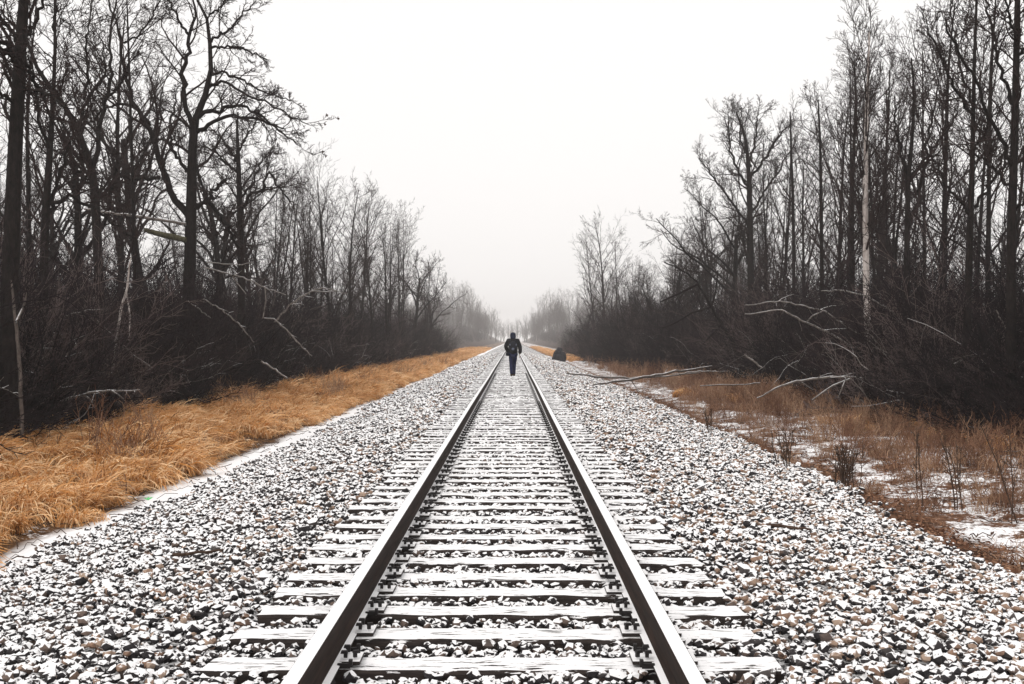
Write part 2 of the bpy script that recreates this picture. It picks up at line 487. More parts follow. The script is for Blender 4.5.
def edge_split(V, F):
    V = [tuple(q) for q in V]; cache = {}; out = []
    def mid(a, b_):
        k = (min(a, b_), max(a, b_))
        if k not in cache:
            cache[k] = len(V); V.append(tuple((np.array(V[a]) + np.array(V[b_])) / 2))
        return cache[k]
    for a, b_, c_ in F:
        x, y, z = mid(a, b_), mid(b_, c_), mid(c_, a); out += [(a, x, z), (b_, y, x), (c_, z, y), (x, y, z)]
    return np.array(V), np.array(out)
templ2 = []
for v in templ:
    q, IF2 = edge_split(v, IF)
    q[12:] *= r.uniform(.90, 1.06, (len(q) - 12, 1)); q[:12] *= r.uniform(.92, 1.02, (12, 1))
    templ2.append(q)
templ2 = np.array(templ2)
def rocks_at(x, y, z, size, tint, fine=False):
    N = len(x)
    TT_, FF_ = (templ2, IF2) if fine else (templ, IF)
    nv = TT_.shape[1]
    T = TT_[r.integers(0, 40, N)]
    a = r.uniform(0, 2 * math.pi, N); ca, sa = np.cos(a)[:, None], np.sin(a)[:, None]
    V = np.stack([T[:, :, 0] * ca - T[:, :, 1] * sa, T[:, :, 0] * sa + T[:, :, 1] * ca, T[:, :, 2]], -1) * size[:, None, None]
    V += np.stack([x, y, z], -1)[:, None, :]
    F = (FF_[None] + (np.arange(N) * nv)[:, None, None]).reshape(-1, 3)
    return V.reshape(-1, 3), F, np.repeat(tint, nv)
def jgrid(x0, x1, y0, y1, s):
    gx, gy = np.meshgrid(np.arange(x0, x1, s), np.arange(y0, y1, s))
    gx = gx.ravel() + r.uniform(-.5, .5, gx.size) * s; gy = gy.ravel() + r.uniform(-.5, .5, gy.size) * s
    return gx, gy
tie_y = np.array([t[0] for t in tie_info])
parts = []
for (y0, y1, s, smin, smax) in ((3.6, 9, 0.046, .019, .039), (9, 14, 0.053, .022, .041), (14, 26, 0.070, .027, .047), (26, 60, 0.115, .036, .06), (60, 140, 0.20, .045, .08)):
    x, y = jgrid(-4.75, 4.75, y0, y1, s)
    keep = np.abs(x) < 0.47 * y + 0.9
    edge = np.where(x < 0, 4.02 - .24 * np.clip((y - 13) / 5, 0, 1) * np.clip((34 - y) / 6, 0, 1), 3.82 + .62 * np.clip((y - 8.5) / 9, 0, 1)) + 0.10 * np.sin(y * 0.8 + np.sign(x)) + 0.08 * np.sin(y * 2.9)
    keep &= np.abs(x) < edge + r.normal(0, .10, len(x))
    x, y = x[keep], y[keep]
    size = r.uniform(smin, smax, len(x)) * np.where(r.random(len(x)) < 0.06, 1.45, 1.0) * np.where(r.random(len(x)) < 0.25, .72, 1.0)
    tint = r.random(len(x)) ** 1.3
    tint = np.where((x > 1.3) & (r.random(len(x)) < 0.12), r.uniform(.72, 1, len(x)), tint)
    tint = np.where((np.abs(x) < 1.3) | ((x < -2) & (r.random(len(x)) < .75)), np.minimum(tint, .7), tint)
    dti = np.min(np.abs(y[:, None] - tie_y[None, :]), axis=1) if len(x) < 60000 else None
    if dti is None:
        j = np.clip(np.searchsorted(tie_y, y), 1, NT - 1)
        dti = np.minimum(np.abs(y - tie_y[j]), np.abs(y - tie_y[j - 1]))
    ontie = (np.abs(x) < TL + 0.03) & (dti < TW + 0.004)
    onrail = (np.abs(np.abs(x) - GA - HW) < 0.10)
    keep = ~ontie & ~(onrail & (r.random(len(x)) < 0.9))
    x, y, size, tint = x[keep], y[keep], size[keep], tint[keep]
    crib = np.abs(x) < TL + 0.05
    z = gz(x, y) + np.where(crib, r.uniform(0.055, 0.098, len(x)), r.uniform(0.045, 0.105, len(x)))
    size = np.where(crib, np.minimum(size, 0.042), size)
    if y0 > 50: z = np.where(crib, z - 0.02, z)
    parts.append(rocks_at(x, y, z, size, tint, y0 < 14))
off = 0; VV, FF, TT = [], [], []
for V, F, t in parts:
    VV.append(V); FF.append(F + off); TT.append(t); off += len(V)
tag(link('ballast_stones', np_mesh('ballast_stones', np.concatenate(VV), np.concatenate(FF), M['stone'], False, np.concatenate(TT))),
    'crushed stone ballast dusted with snow along both sides of the rails', 'ballast', kind='stuff')

# ------------------------------------------------------------------ trees: branching by levels, all branches of a level at once
def spawn(rg, P, R, cnt, t0, t1, ang, lenf, radf, nseg, up, wig, rmin=0.004, taper=0.35, outward=None, lenabs=None):
    N, n, _ = P.shape
    L = np.linalg.norm(np.diff(P, axis=1), axis=2).sum(1)
    t = t0 + (t1 - t0) * (np.arange(cnt)[None, :] + rg.uniform(0, 1, (N, cnt))) / cnt
    fi = t * (n - 1); i0 = np.minimum(fi.astype(int), n - 2); fr = (fi - i0)[..., None]
    rows = np.arange(N)[:, None]
    B = P[rows, i0] * (1 - fr) + P[rows, i0 + 1] * fr
    T = P[rows, i0 + 1] - P[rows, i0]; T /= np.linalg.norm(T, axis=2, keepdims=True) + 1e-9
    Rb = R[rows, i0] * (1 - fr[..., 0]) + R[rows, i0 + 1] * fr[..., 0]
    rnd = rg.normal(size=B.shape)
    pr = rnd - (rnd * T).sum(2, keepdims=True) * T; pr /= np.linalg.norm(pr, axis=2, keepdims=True) + 1e-9
    a = np.radians(rg.normal(ang, 9, t.shape))[..., None]
    D = T * np.cos(a) + pr * np.sin(a)
    ln = (L[:, None] if lenabs is None else lenabs) * lenf * (1 - 0.5 * t) * rg.uniform(0.65, 1.25, t.shape)
    D = D.reshape(-1, 3); B = B.reshape(-1, 3); ln = ln.reshape(-1); rb = np.maximum(Rb.reshape(-1) * radf, rmin)
    out = np.empty((len(B), nseg + 1, 3)); out[:, 0] = B
    for k in range(nseg):
        D = D + rg.normal(0, wig, D.shape) + np.array([0, 0, up])
        D /= np.linalg.norm(D, axis=1, keepdims=True)
        out[:, k + 1] = out[:, k] + D * (ln / nseg)[:, None]
    tp = np.linspace(1, taper, nseg + 1)
    RR = np.maximum(rb[:, None] * tp[None], rmin * np.linspace(1, .6, nseg + 1)[None])
    return out, RR

def resample(P, R, n):
    P = np.asarray(P, float); R = np.asarray(R, float)
    s = np.r_[0, np.cumsum(np.linalg.norm(np.diff(P, axis=0), axis=1))]; q = np.linspace(0, s[-1], n)
    return np.stack([np.interp(q, s, P[:, k]) for k in range(3)], -1), np.interp(q, s, R)

def trunk_path(rg, H, r0, lean=0.03, wig=0.02, n=13, top=0.12):
    d = np.array([rg.normal(0, lean), rg.normal(0, lean), 1.0]); p = np.zeros(3); P = [p.copy()]
    for k in range(n - 1):
        d = d + np.array([rg.normal(0, wig), rg.normal(0, wig), 0.02]); d /= np.linalg.norm(d)
        p = p + d * H / (n - 1); P.append(p.copy())
    P = np.array(P); R = r0 * np.linspace(1, top, n) ** 0.9
    R[0] *= 1.35
    return P, R

def proto(seed, H, r0, style):
    """returns (trunk MB arrays list, crown arrays list)"""
    rg = np.random.default_rng(seed)
    trunk, crown = [], []
    stems = []
    if style == 'pole':
        stems.append(trunk_path(rg, H, r0, 0.03, 0.018))
        l1 = (20, 0.30, 0.98, 36, 0.30, 0.42, 7, 0.05, 0.07)
    elif style == 'ascend':
        stems.append(trunk_path(rg, H, r0, 0.04, 0.03))
        l1 = (22, 0.22, 0.97, 30, 0.42, 0.5, 8, 0.05, 0.08)
    elif style == 'multi':
        for k in range(rg.integers(3, 5)):
            P, R = trunk_path(rg, H * rg.uniform(.75, 1.0), r0 * rg.uniform(.6, .85), 0.16, 0.03)
            stems.append((P, R))
        l1 = (12, 0.25, 0.97, 30, 0.36, 0.5, 7, 0.05, 0.08)
    else:  # spread
        P, R = trunk_path(rg, H * 0.62, r0, 0.05, 0.04, top=0.5)
        stems.append((P, R))
        q, rr = spawn(rg, P[None], R[None], 6, 0.45, 1.0, 38, 1.05, 0.62, 10, 0.05, 0.16, taper=0.25)
        for a, b_ in zip(q, rr): stems.append(resample(a, b_, 13))
        l1 = (9, 0.2, 0.97, 42, 0.42, 0.5, 7, 0.03, 0.18)
    SP = np.array([s[0] for s in stems]); SR = np.array([s[1] for s in stems])
    trunk.append((SP, SR, 7))
    n1, a0, a1, ang, lf, rf, ns, up, wg = l1
    P1, R1 = spawn(rg, SP, SR, n1, a0, a1, ang, lf, rf, ns, up, wg)
    crown.append((P1, R1, 4))
    P2, R2 = spawn(rg, P1, R1, 7, 0.15, 1.0, 38, 0.46, 0.6, 5, 0.04, 0.13, 0.0072)
    crown.append((P2, R2, 3))
    P3, R3 = spawn(rg, P2, R2, 5, 0.15, 1.0, 36, 0.55, 0.7, 3, 0.05, 0.14, 0.006)
    crown.append((P3, R3, 3))
    P4, R4 = spawn(rg, P3, R3, 2, 0.2, 0.9, 36, 0.6, 0.8, 2, 0.05, 0.12, 0.005)
    crown.append((P4, R4, 3))
    return trunk, crown

def mb_of(lst):
    b_ = MB()
    for P, R, s in lst: b_.tubes(P, R, s)
    return b_

PROTOS = {}
def get_proto(style, k, tm='bark', cm='twig'):
    key = (style, k)
    if key not in PROTOS:
        tr, cr = proto(100 + 17 * k + len(style) * 7, 12.0, {'pole': .10, 'ascend': .13, 'multi': .12, 'spread': .17}[style], style)
        PROTOS[key] = (mb_of(tr).mesh('trunk', M[tm], True), mb_of(cr).mesh('branches', M[cm], False))
    return PROTOS[key]

def place_tree(style, k, x, y, H, rz, label, group, name='bare_tree'):
    tm, cm = get_proto(style, k)
    o = empty(name, (x, y, float(gz(x, y)) - 0.06), rz, H / 12.0)
    link('trunk', tm, o); link('branches', cm, o)
    tag(o, label, 'tree', group)
    return o

# --- trees drawn limb by limb
def limb(d, pts, depth, rg):
    """pts: (px, py, half-width px) ; depth wanders so the limbs spread in 3-D"""
    P, R = [], []
    n_ = len(pts)
    for i, (px, py, hw) in enumerate(pts):
        dd = d + depth * (i / max(1, n_ - 1))
        P.append(at(px, py, dd)); R.append(hw * d / 1200.0)
    return np.array(P), np.array(R)

def drawn_tree(name, d, trunk_pts, limbs, seed, label, tm='bark', cm='twig', n1=8, l1=0.9, twl=1.0, up=0.03, wig=0.13, ang=42, base_px=None, cat='tree', group=None, dens=(6, 5, 2), t0=0.35):
    rg = np.random.default_rng(seed)
    P, R = limb(d, trunk_pts, 0, rg)
    base = np.array([P[0][0], P[0][1], float(gz(P[0][0], P[0][1])) - 0.05])
    P[0] = base; R[0] *= 1.25
    SP = [resample(P, R, 18)]
    LB = []
    for pts in limbs:
        dep = rg.uniform(-1, 1) * 1.2
        q, rr = limb(d, pts, dep, rg)
        # carry the limb on past its last drawn point so that it thins out into a twig
        tail = q[-1] + (q[-1] - q[-2]) * 0.3 + rg.normal(0, .08, 3); q = np.vstack([q, tail]); rr = np.r_[rr, 0.006]
        q, rr = resample(q, rr, 22)
        amp = rr * 0.45 + 0.014
        q[1:-1] += rg.normal(0, 1, (20, 3)) * amp[1:-1, None]
        LB.append((q, rr))
    o = empty(name, base)
    tp, tr = np.array([SP[0][0]]) - base, np.array([SP[0][1]])
    mb = MB(); mb.tubes(tp, tr, 9)
    link('trunk', mb.mesh('trunk', M[tm], True), o)
    cb = MB()
    if LB:
        lp = np.array([a for a, _ in LB]) - base; lr = np.array([b_ for _, b_ in LB])
        mb2 = MB().tubes(lp, lr, 6)
        for q, rr in zip(lp, lr):
            lb_ = MB().tubes(q[None], rr[None], 6)
            link('limb', lb_.mesh('limb', M['bark'], True), o)
        P1a, R1a = spawn(rg, lp, lr, int(n1 * 1.45), 0.15, 1.0, ang, 0.40, 0.5, 7, up, wig, 0.009)
        P1b, R1b = spawn(rg, tp, tr, n1 * 2, t0, 0.99, ang, 0.20 * l1, 0.35, 7, up, wig, 0.009)
        P1 = np.concatenate([P1a, P1b]); R1 = np.concatenate([R1a, R1b])
    else:
        P1, R1 = spawn(rg, tp, tr, n1 * 3, t0, 0.99, ang, 0.24 * l1, 0.42, 6, up, wig, 0.006)
    cb.tubes(P1, R1, 4)
    P2, R2 = spawn(rg, P1, R1, dens[0], 0.12, 1.0, 40, 0.52 * twl, 0.6, 5, up, wig, 0.0075); cb.tubes(P2, R2, 3)
    P3, R3 = spawn(rg, P2, R2, dens[1], 0.15, 1.0, 38, 0.55, 0.7, 3, up, wig, 0.0062); cb.tubes(P3, R3, 3)
    P4, R4 = spawn(rg, P3, R3, dens[2], 0.2, 0.9, 36, 0.6, 0.8, 2, up, wig, 0.0052); cb.tubes(P4, R4, 3)
    link('branches', cb.mesh('branches', M[cm], False), o)
    tag(o, label, cat, group)
    return o, P2[:, -1] + base

oak, oak_tips = drawn_tree('oak_tree', 35.0,
    [(186,425,7.5),(188,330,6.6),(190,260,6),(191,215,5.6),(192,170,4.8),(193,135,4.2),(196,118,3.6),(203,100,3.1),(210,85,2.8),(211,70,2.4),(209,50,2.1),(212,30,1.7),(204,12,1.4),(195,-5,1.1),(190,-30,.8)],
    [[(193,130,3.2),(186,110,2.7),(184,92,2.5),(184,72,2.3),(189,55,2.1),(191,35,1.8),(195,15,1.3),(193,-15,.9)],
     [(190,36,1.5),(180,22,1.3),(172,5,1.1),(160,-12,.8)],
     [(191,218,4.2),(178,200,3.7),(164,178,3.3),(156,150,3),(150,125,2.8),(140,112,2.4),(131,100,2.2),(127,80,2),(123,62,1.8),(122,40,1.5),(115,25,1.2),(108,-5,.9)],
     [(150,126,1.8),(134,106,1.6),(118,103,1.3),(104,110,1.1),(90,122,.8)],
     [(122,42,1.2),(138,37,1.1),(150,22,1),(162,-5,.7)],
     [(196,117,2.5),(212,111,2.1),(222,109,1.9),(234,105,1.7),(243,106,1.5),(256,113,1.2),(270,122,1),(284,130,.8)],
     [(194,134,2.3),(210,125,2),(222,118,1.8),(236,116,1.6),(250,117,1.5),(262,121,1.3),(275,128,1.1),(285,134,.9),(298,146,.6)],
     [(211,85,1.9),(222,83,1.5),(232,86,1.4),(245,94,1.3),(252,98,1.2),(268,104,1),(285,112,.8),(302,122,.6)],
     [(211,75,1.6),(225,73,1.3),(245,82,1.1),(262,92,.9),(288,99,.6)],
     [(211,48,1.4),(225,47,1.2),(240,47,1),(255,55,.9),(268,60,.7)],
     [(210,42,1.5),(225,32,1.3),(235,22,1.1),(250,8,.8)],
     [(209,14,1.1),(220,8,.9),(232,-10,.7)],
     [(196,207,2.4),(209,200,2),(218,185,1.6),(227,178,1)],
     [(208,201,2),(220,216,1.9),(230,232,1.7),(240,250,1.3)],
     [(190,172,2),(178,160,1.8),(170,142,1.5),(172,118,1.2),(176,100,.9)],
     [(160,178,2),(146,178,1.9),(132,180,1.6),(118,172,1.3),(112,160,1),(116,146,.8)]],
    1, 'large gnarled bare oak with forked trunk and limbs reaching over the clearing', wig=0.17, n1=7, dens=(6, 5, 2), t0=.5)

drawn_tree('bare_tree', 41.0,
    [(243,400,4.4),(242,330,4),(241,260,3.5),(240,220,3),(239,180,2.6),(238,150,2),(237,130,1.3),(238,112,.8)],
    [[(239,174,1.6),(225,162,1.3),(214,150,1),(204,146,.6)], [(238,166,1.4),(228,146,1.1),(214,130,.7)], [(238,152,1.3),(247,136,1),(256,122,.7)],
     [(241,218,2),(248,196,1.7),(262,188,1.4),(270,174,1.2),(278,186,1),(292,202,.7)], [(240,200,1.4),(252,184,1.1),(262,160,.9),(272,150,.6)], [(241,240,1.6),(228,224,1.2),(216,216,.8)]],
    2, 'slimmer bare tree just right of the large gnarled oak, under its reaching limbs', n1=9, wig=.11, dens=(7, 6, 2), t0=.35)

drawn_tree('bare_tree', 20.5,
    [(6,440,10.5),(9,330,9),(12,225,8.2),(15,150,7.2),(18,90,6.6),(21,40,5.6),(24,0,5),(28,-70,3.6),(30,-130,2)],
    [[(19,58,3),(8,46,2.4),(-8,36,2),(-24,18,1.5)], [(18,62,2.6),(6,52,2.2),(-10,48,1.8)], [(20,54,2.4),(30,70,2.1),(40,88,1.6),(46,110,1)], [(20,48,2.4),(12,30,2),(2,18,1.6),(-12,-6,1.2)], [(17,105,2),(-2,94,1.7),(-20,84,1.2)], [(21,45,2.6),(33,30,2),(42,0,1.6),(46,-30,1)], [(24,90,2.2),(42,94,1.8),(54,98,1.4),(66,108,.9)]],
    3, 'thick dark trunk rising out of the photo at its left edge', n1=6, dens=(5, 4, 2), t0=.55, wig=.12)

drawn_tree('bare_tree', 30.0,
    [(104,425,5.6),(101,330,5.2),(96,215,4.6),(94,178,4.2),(85,150,3.4),(76,125,3.1),(66,108,2.7),(52,90,2.4),(38,70,2),(30,50,1.6),(22,22,1)],
    [[(94,180,3.1),(97,150,2.6),(101,125,2.3),(107,100,2),(112,75,1.8),(110,50,1.5),(112,25,1.2),(118,-6,.8)], [(80,133,2),(85,104,1.8),(98,86,1.6),(106,73,1.2),(103,50,.8)], [(84,100,1.6),(88,70,1.3),(86,40,1),(92,5,.7)],
     [(96,192,2.2),(78,172,1.9),(66,158,1.5),(58,150,1)], [(108,98,1.3),(122,80,1.1),(130,62,.8)], [(54,92,1.5),(55,60,1.3),(54,25,1.1),(56,-10,.8)]],
    4, 'bare tree leaning left with a long V fork, left of the large oak', n1=7, wig=.12, dens=(6, 5, 2), t0=.5)

drawn_tree('bare_tree', 26.0,
    [(42,430,5.2),(43,330,4.8),(45,220,4.2),(50,150,3.2),(53,100,2.2),(55,60,1.7),(55,0,1.3),(57,-60,.8)],
    [[(45,225,2.4),(56,190,2.1),(64,160,1.7),(72,135,1.2)], [(50,150,2),(40,120,1.6),(36,85,1.2),(30,60,.8)], [(46,205,2.4),(70,198,2),(92,206,1.6),(112,222,1.2),(130,236,.9)]],
    5, 'straight dark trunk second from the left edge of the photo', n1=8, dens=(6, 5, 2), t0=.4, up=.06)

drawn_tree('bare_tree', 33.0, [(136,410,2.4),(135,330,2.2),(134,220,1.9),(131,130,1.5),(129,60,1.1),(127,0,.7)], [], 6,
    'thin pole straight tree between the leaning fork tree and the oak', n1=6, dens=(5, 4, 2), t0=.3, up=.05)

# right hand
drawn_tree('bare_tree', 21.5,
    [(1012,470,5.6),(1011,330,5),(1011,230,4.5),(1014,150,3.9),(1016,60,3.3),(1017,0,2.8),(1020,-80,1.8)],
    [[(1013,168,2.4),(1001,142,2),(991,120,1.8),(981,95,1.6),(970,70,1.4),(956,46,1.2),(944,20,.9)], [(1012,104,2),(1003,76,1.7),(996,50,1.5),(991,20,1.3),(980,-14,.9)], [(1016,60,2),(1030,40,1.6),(1044,10,1.2)], [(1011,190,1.8),(996,172,1.5),(984,160,1.2),(972,152,.8)], [(1016,40,1.6),(1008,18,1.3),(1004,-8,1)], [(1012,212,1.8),(1030,200,1.5),(1046,176,1)]],
    11, 'tall dark tree at the right edge of the photo with long limbs to the left', n1=7, dens=(5, 4, 2), t0=.5, up=.06)
drawn_tree('bare_tree', 25.0,
    [(965,455,4.4),(967,330,4),(970,220,3.3),(972,170,2.7),(973,120,2.2),(974,60,1.7),(976,10,1.3),(977,-40,.8)],
    [[(972,118,1.8),(962,100,1.6),(950,80,1.4),(940,55,1.2),(928,34,.8)], [(970,215,1.8),(958,198,1.5),(946,184,1.3),(934,160,1)], [(972,150,1.6),(984,136,1.3),(990,118,1)], [(973,105,1.5),(962,76,1.3),(956,46,1),(950,15,.7)], [(970,210,1.8),(986,190,1.5),(1000,164,1.2),(1006,140,.8)]],
    12, 'dark trunk just left of the tall tree at the right edge of the photo', n1=8, dens=(6, 5, 2), t0=.45, up=.06)
drawn_tree('bare_tree', 30.0,
    [(905,430,3.8),(906,330,3.4),(907,225,2.8),(908,178,2.5),(911,150,2),(913,120,1.6),(914,90,1.2),(911,58,.7)],
    [[(908,180,2),(920,166,1.7),(932,150,1.5),(945,134,1.2),(958,112,.8)], [(909,182,1.8),(903,160,1.5),(896,136,1.2),(894,105,.8)], [(907,230,2.4),(916,205,2.1),(922,176,1.8),(926,146,1.4),(934,112,1),(938,86,.7)]],
    13, 'bare tree with twin stems right of the white birch trunk', n1=8, dens=(6, 5, 2), t0=.4, up=.07)
drawn_tree('birch_tree', 33.0,
    [(869,425,3.4),(868,345,3.4),(866,280,3.3),(865,200,2.9),(866,130,2.1),(868,75,1.3),(869,32,.6)],
    [], 14, 'white birch trunk with a tall narrow crown in the right wood', tm='birch', n1=9, dens=(7, 6, 2), t0=.35, up=.10, ang=26, l1=1.15)
drawn_tree('bare_tree', 36.0, [(853,420,2.6),(853,330,2.4),(852,230,2.1),(853,160,1.7),(856,100,1.2),(854,62,.6)], [], 15,
    'slender tree with dense upright twigs just left of the white birch', n1=9, dens=(7, 6, 2), t0=.3, up=.09, ang=28)
drawn_tree('bare_tree', 62.0, [(752,400,4),(751,300,3.5),(750,210,2.8),(748,160,2.1),(745,135,1.4),(736,112,.7)],
    [[(749,190,1.5),(738,172,1.2),(730,150,1),(728,122,.6)], [(749,180,1.5),(764,160,1.2),(776,140,1),(786,128,.6)], [(748,168,1.2),(754,146,1),(758,116,.6)], [(750,230,1.4),(734,205,1.1),(716,180,.9),(700,160,.5)], [(750,215,1.4),(766,190,1.1),(780,170,.8),(790,150,.5)], [(748,158,1),(740,140,.8),(741,114,.5)]], 16,
    'broad topped bare tree left of the lone bare spike', n1=12, dens=(7, 6, 2), t0=.3, up=.06)
drawn_tree('bare_tree', 48.0, [(794,400,2),(794,300,1.8),(793,200,1.5),(791,150,1.1),(790,112,.6)], [], 17,
    'thin spike of a tree standing above its neighbours in the right wood', n1=4, dens=(4, 3, 1), t0=.5, up=.05, l1=.6)
drawn_tree('bare_tree', 40.0, [(822,400,2.4),(822,300,2.1),(821,200,1.7),(820,140,1.2),(818,100,.6)], [], 18,
    'slender tree halfway between the lone spike and the white birch', n1=8, dens=(6, 5, 2), t0=.35, up=.08, ang=30)

# skyline rows, height set by the crown top
rg = np.random.default_rng(77)
def row(lst, label, group, styles, sx):
    for (px, ytop, X) in lst:
        d = 1200.0 * (X - CAMX) / (px - 512.5)
        H = (340.0 - ytop) / 1200.0 * d + CAMZ - float(gz(X, d)) + .05
        place_tree(styles[rg.integers(len(styles))], int(rg.integers(3)), X, d, H, rg.uniform(0, 6.28), label, group)
row([(268,168,-12),(284,196,-10.5),(300,200,-13),(314,188,-11),(333,176,-10),(347,186,-9.5),(358,196,-11)],
    'bare upright tree of the row right of the oak on the left', 'bare trees right of the large oak', ['multi', 'ascend'], -1)
row([(374,216,-10),(388,222,-9.2),(401,219,-10.5),(413,226,-9.4),(424,246,-9.2),(434,264,-8.9)],
    'bushy bare tree at the end of the left wood, before the hazy gap', 'bare trees ending the left wood', ['multi', 'spread', 'ascend'], -1)
row([(443,286,-33),(448,288,-34),(453,284,-31),(457,287,-29),(461,286,-27),(465,288,-26),(469,291,-24),(473,293,-23),(477,297,-21),(481,300,-19),(486,303,-17),(491,307,-14),(496,311,-11)],
    'pale tree in the haze beyond the end of the left wood', 'hazy trees far down the left side', ['multi', 'ascend'], -1)
row([(527,312,10),(531,309,13),(535,305,16),(539,301,19),(543,298,21),(547,295,24),(552,293,27),(557,290,29),(563,290,31),(569,291,30),(575,293,28)],
    'pale tree in the haze far down the right side of the track', 'hazy trees far down the right side', ['multi', 'ascend'], 1)
row([(594,240,10.5),(606,222,11),(617,236,10)],
    'tall thin grey tree standing above the low end of the right wood', 'tall thin trees at the low end of the right wood', ['pole', 'ascend'], 1)
row([(586,288,8.8),(600,282,8.7),(612,276,8.8),(628,262,9),(641,268,9.2),(655,258,9.8),(668,242,10.2),(681,214,11),(697,188,12),(714,156,13),(728,146,11.5)],
    'bushy bare tree on the rising skyline of the right wood before the broad topped one', 'bare trees on the rising edge of the right wood', ['multi', 'ascend', 'spread'], 1)
row([(765,132,14),(778,146,13),(806,155,14),(834,104,13),(846,60,14.5),(884,74,14),(926,52,14),(942,10,13),(992,-30,14)],
    'bare tree behind the front trunks of the near right wood', 'bare trees inside the near right wood', ['ascend', 'pole', 'multi'], 1)
row([(36,-60,-14),(78,20,-14),(118,0,-15),(150,-10,-16),(222,90,-14),(252,150,-14)],
    'bare tree behind the front trunks of the near left wood', 'bare trees inside the near left wood', ['ascend', 'spread', 'multi'], -1)
# deeper rows
for s, nm in ((-1, 'left'), (1, 'right')):
    cnt = 0
    for k in range(400):
        d = rg.uniform(26, 150); X = s * rg.uniform(13, 34)
        px = 509 + 1200 * X / d
        if not (-40 < px < 1064): continue
        # keep the skyline of the front rows
        if s < 0: sk = np.interp(px, [0, 250, 262, 290, 330, 400, 440], [-60, 0, 150, 200, 185, 212, 270])
        else: sk = np.interp(px, [560, 590, 640, 680, 735, 800, 870, 930, 1000], [300, 285, 255, 195, 125, 120, 50, 30, -60])
        H = min((340 - sk) / 1200 * d + 1.7, rg.uniform(9, 14.5)) * rg.uniform(.82, .98)
        if H < 4: continue
        place_tree((['spread', 'multi', 'spread', 'ascend'] if s < 0 else ['ascend', 'pole', 'multi', 'spread'])[rg.integers(4)], int(rg.integers(3)), X, d, H, rg.uniform(0, 6.28),
                   'dim bare tree deep in the %s wood, behind the nearer rows' % nm, 'bare trees deep in the %s wood' % nm)
        cnt += 1
        if cnt >= (30 if s < 0 else 40): break

# ------------------------------------------------------------------ instancing of stuff
def scatter(name, protos, pos, rot, scl, label, cat, mat=None):
    """one stuff object: points carrying rotation, scale and pick, instanced by geometry nodes"""
    col = bpy.data.collections.new(name + '_sources')
    for o in protos: col.objects.link(o)
    N = len(pos)
    me = bpy.data.meshes.new(name)
    me.vertices.add(N); me.vertices.foreach_set('co', np.asarray(pos, np.float32).ravel())
    a = me.attributes.new('rot', 'FLOAT_VECTOR', 'POINT'); a.data.foreach_set('vector', np.asarray(rot, np.float32).ravel())
    a = me.attributes.new('scl', 'FLOAT_VECTOR', 'POINT'); a.data.foreach_set('vector', np.asarray(scl, np.float32).ravel())
    a = me.attributes.new('pick', 'INT', 'POINT'); a.data.foreach_set('value', np.random.default_rng(len(pos)).integers(0, len(protos), N).astype(np.int32))
    o = link(name, me)
    ng = bpy.data.node_groups.new(name, 'GeometryNodeTree')
    ng.interface.new_socket('Geometry', in_out='INPUT', socket_type='NodeSocketGeometry')
    ng.interface.new_socket('Geometry', in_out='OUTPUT', socket_type='NodeSocketGeometry')
    N_ = ng.nodes; L_ = ng.links
    gi = N_.new('NodeGroupInput'); go = N_.new('NodeGroupOutput')
    ci = N_.new('GeometryNodeCollectionInfo'); ci.inputs['Collection'].default_value = col
    ci.inputs['Separate Children'].default_value = True; ci.inputs['Reset Children'].default_value = True
    ip = N_.new('GeometryNodeInstanceOnPoints'); ip.inputs['Pick Instance'].default_value = True
    def named(nm, ty):
        q = N_.new('GeometryNodeInputNamedAttribute'); q.data_type = ty; q.inputs['Name'].default_value = nm; return q.outputs[0]
    L_.new(gi.outputs[0], ip.inputs['Points']); L_.new(ci.outputs[0], ip.inputs['Instance'])
    L_.new(named('pick', 'INT'), ip.inputs['Instance Index'])
    e2r = N_.new('FunctionNodeEulerToRotation')
    L_.new(named('rot', 'FLOAT_VECTOR'), e2r.inputs[0]); L_.new(e2r.outputs[0], ip.inputs['Rotation'])
    L_.new(named('scl', 'FLOAT_VECTOR'), ip.inputs['Scale'])
    L_.new(ip.outputs[0], go.inputs[0])
    md = o.modifiers.new('scatter', 'NODES'); md.node_group = ng
    tag(o, label, cat, kind='stuff')
    return o

def src(name, me): return bpy.data.objects.new(name, me)

# undergrowth shrubs
def shrub_me(seed, H, ns, spread, mat):
    rg = np.random.default_rng(seed)
    P = []; R = []
    n = 7
    for k in range(ns):
        a = rg.uniform(0, 6.28); ln = H * rg.uniform(.55, 1.1)
        d = np.array([math.cos(a) * spread * rg.uniform(.2, 1), math.sin(a) * spread * rg.uniform(.2, 1), 1.0]); d /= np.linalg.norm(d)
        p = np.array([math.cos(a), math.sin(a), 0]) * rg.uniform(0, .5); q = [p]
        for s in range(n - 1):
            d = d + rg.normal(0, .13, 3) + np.array([0, 0, -.03]); d /= np.linalg.norm(d); p = p + d * ln / (n - 1); q.append(p)
        P.append(q); R.append(rg.uniform(.010, .022) * np.linspace(1, .3, n))
    P = np.array(P); R = np.array(R)
    b_ = MB().tubes(P, R, 4)
    P1, R1 = spawn(rg, P, R, 9, .12, 1, 40, .42, .6, 4, .03, .16, .006); b_.tubes(P1, R1, 3)
    P2, R2 = spawn(rg, P1, R1, 5, .1, 1, 40, .55, .7, 3, .02, .16, .0052); b_.tubes(P2, R2, 3)
    return b_.mesh(name='undergrowth', mat=mat)
brush = [src('undergrowth', shrub_me(300 + k, 3.6, 16, .55, M['brush'])) for k in range(4)]
low = [src('brambles', shrub_me(320 + k, 1.7, 24, 1.2, M['brush'])) for k in range(3)]
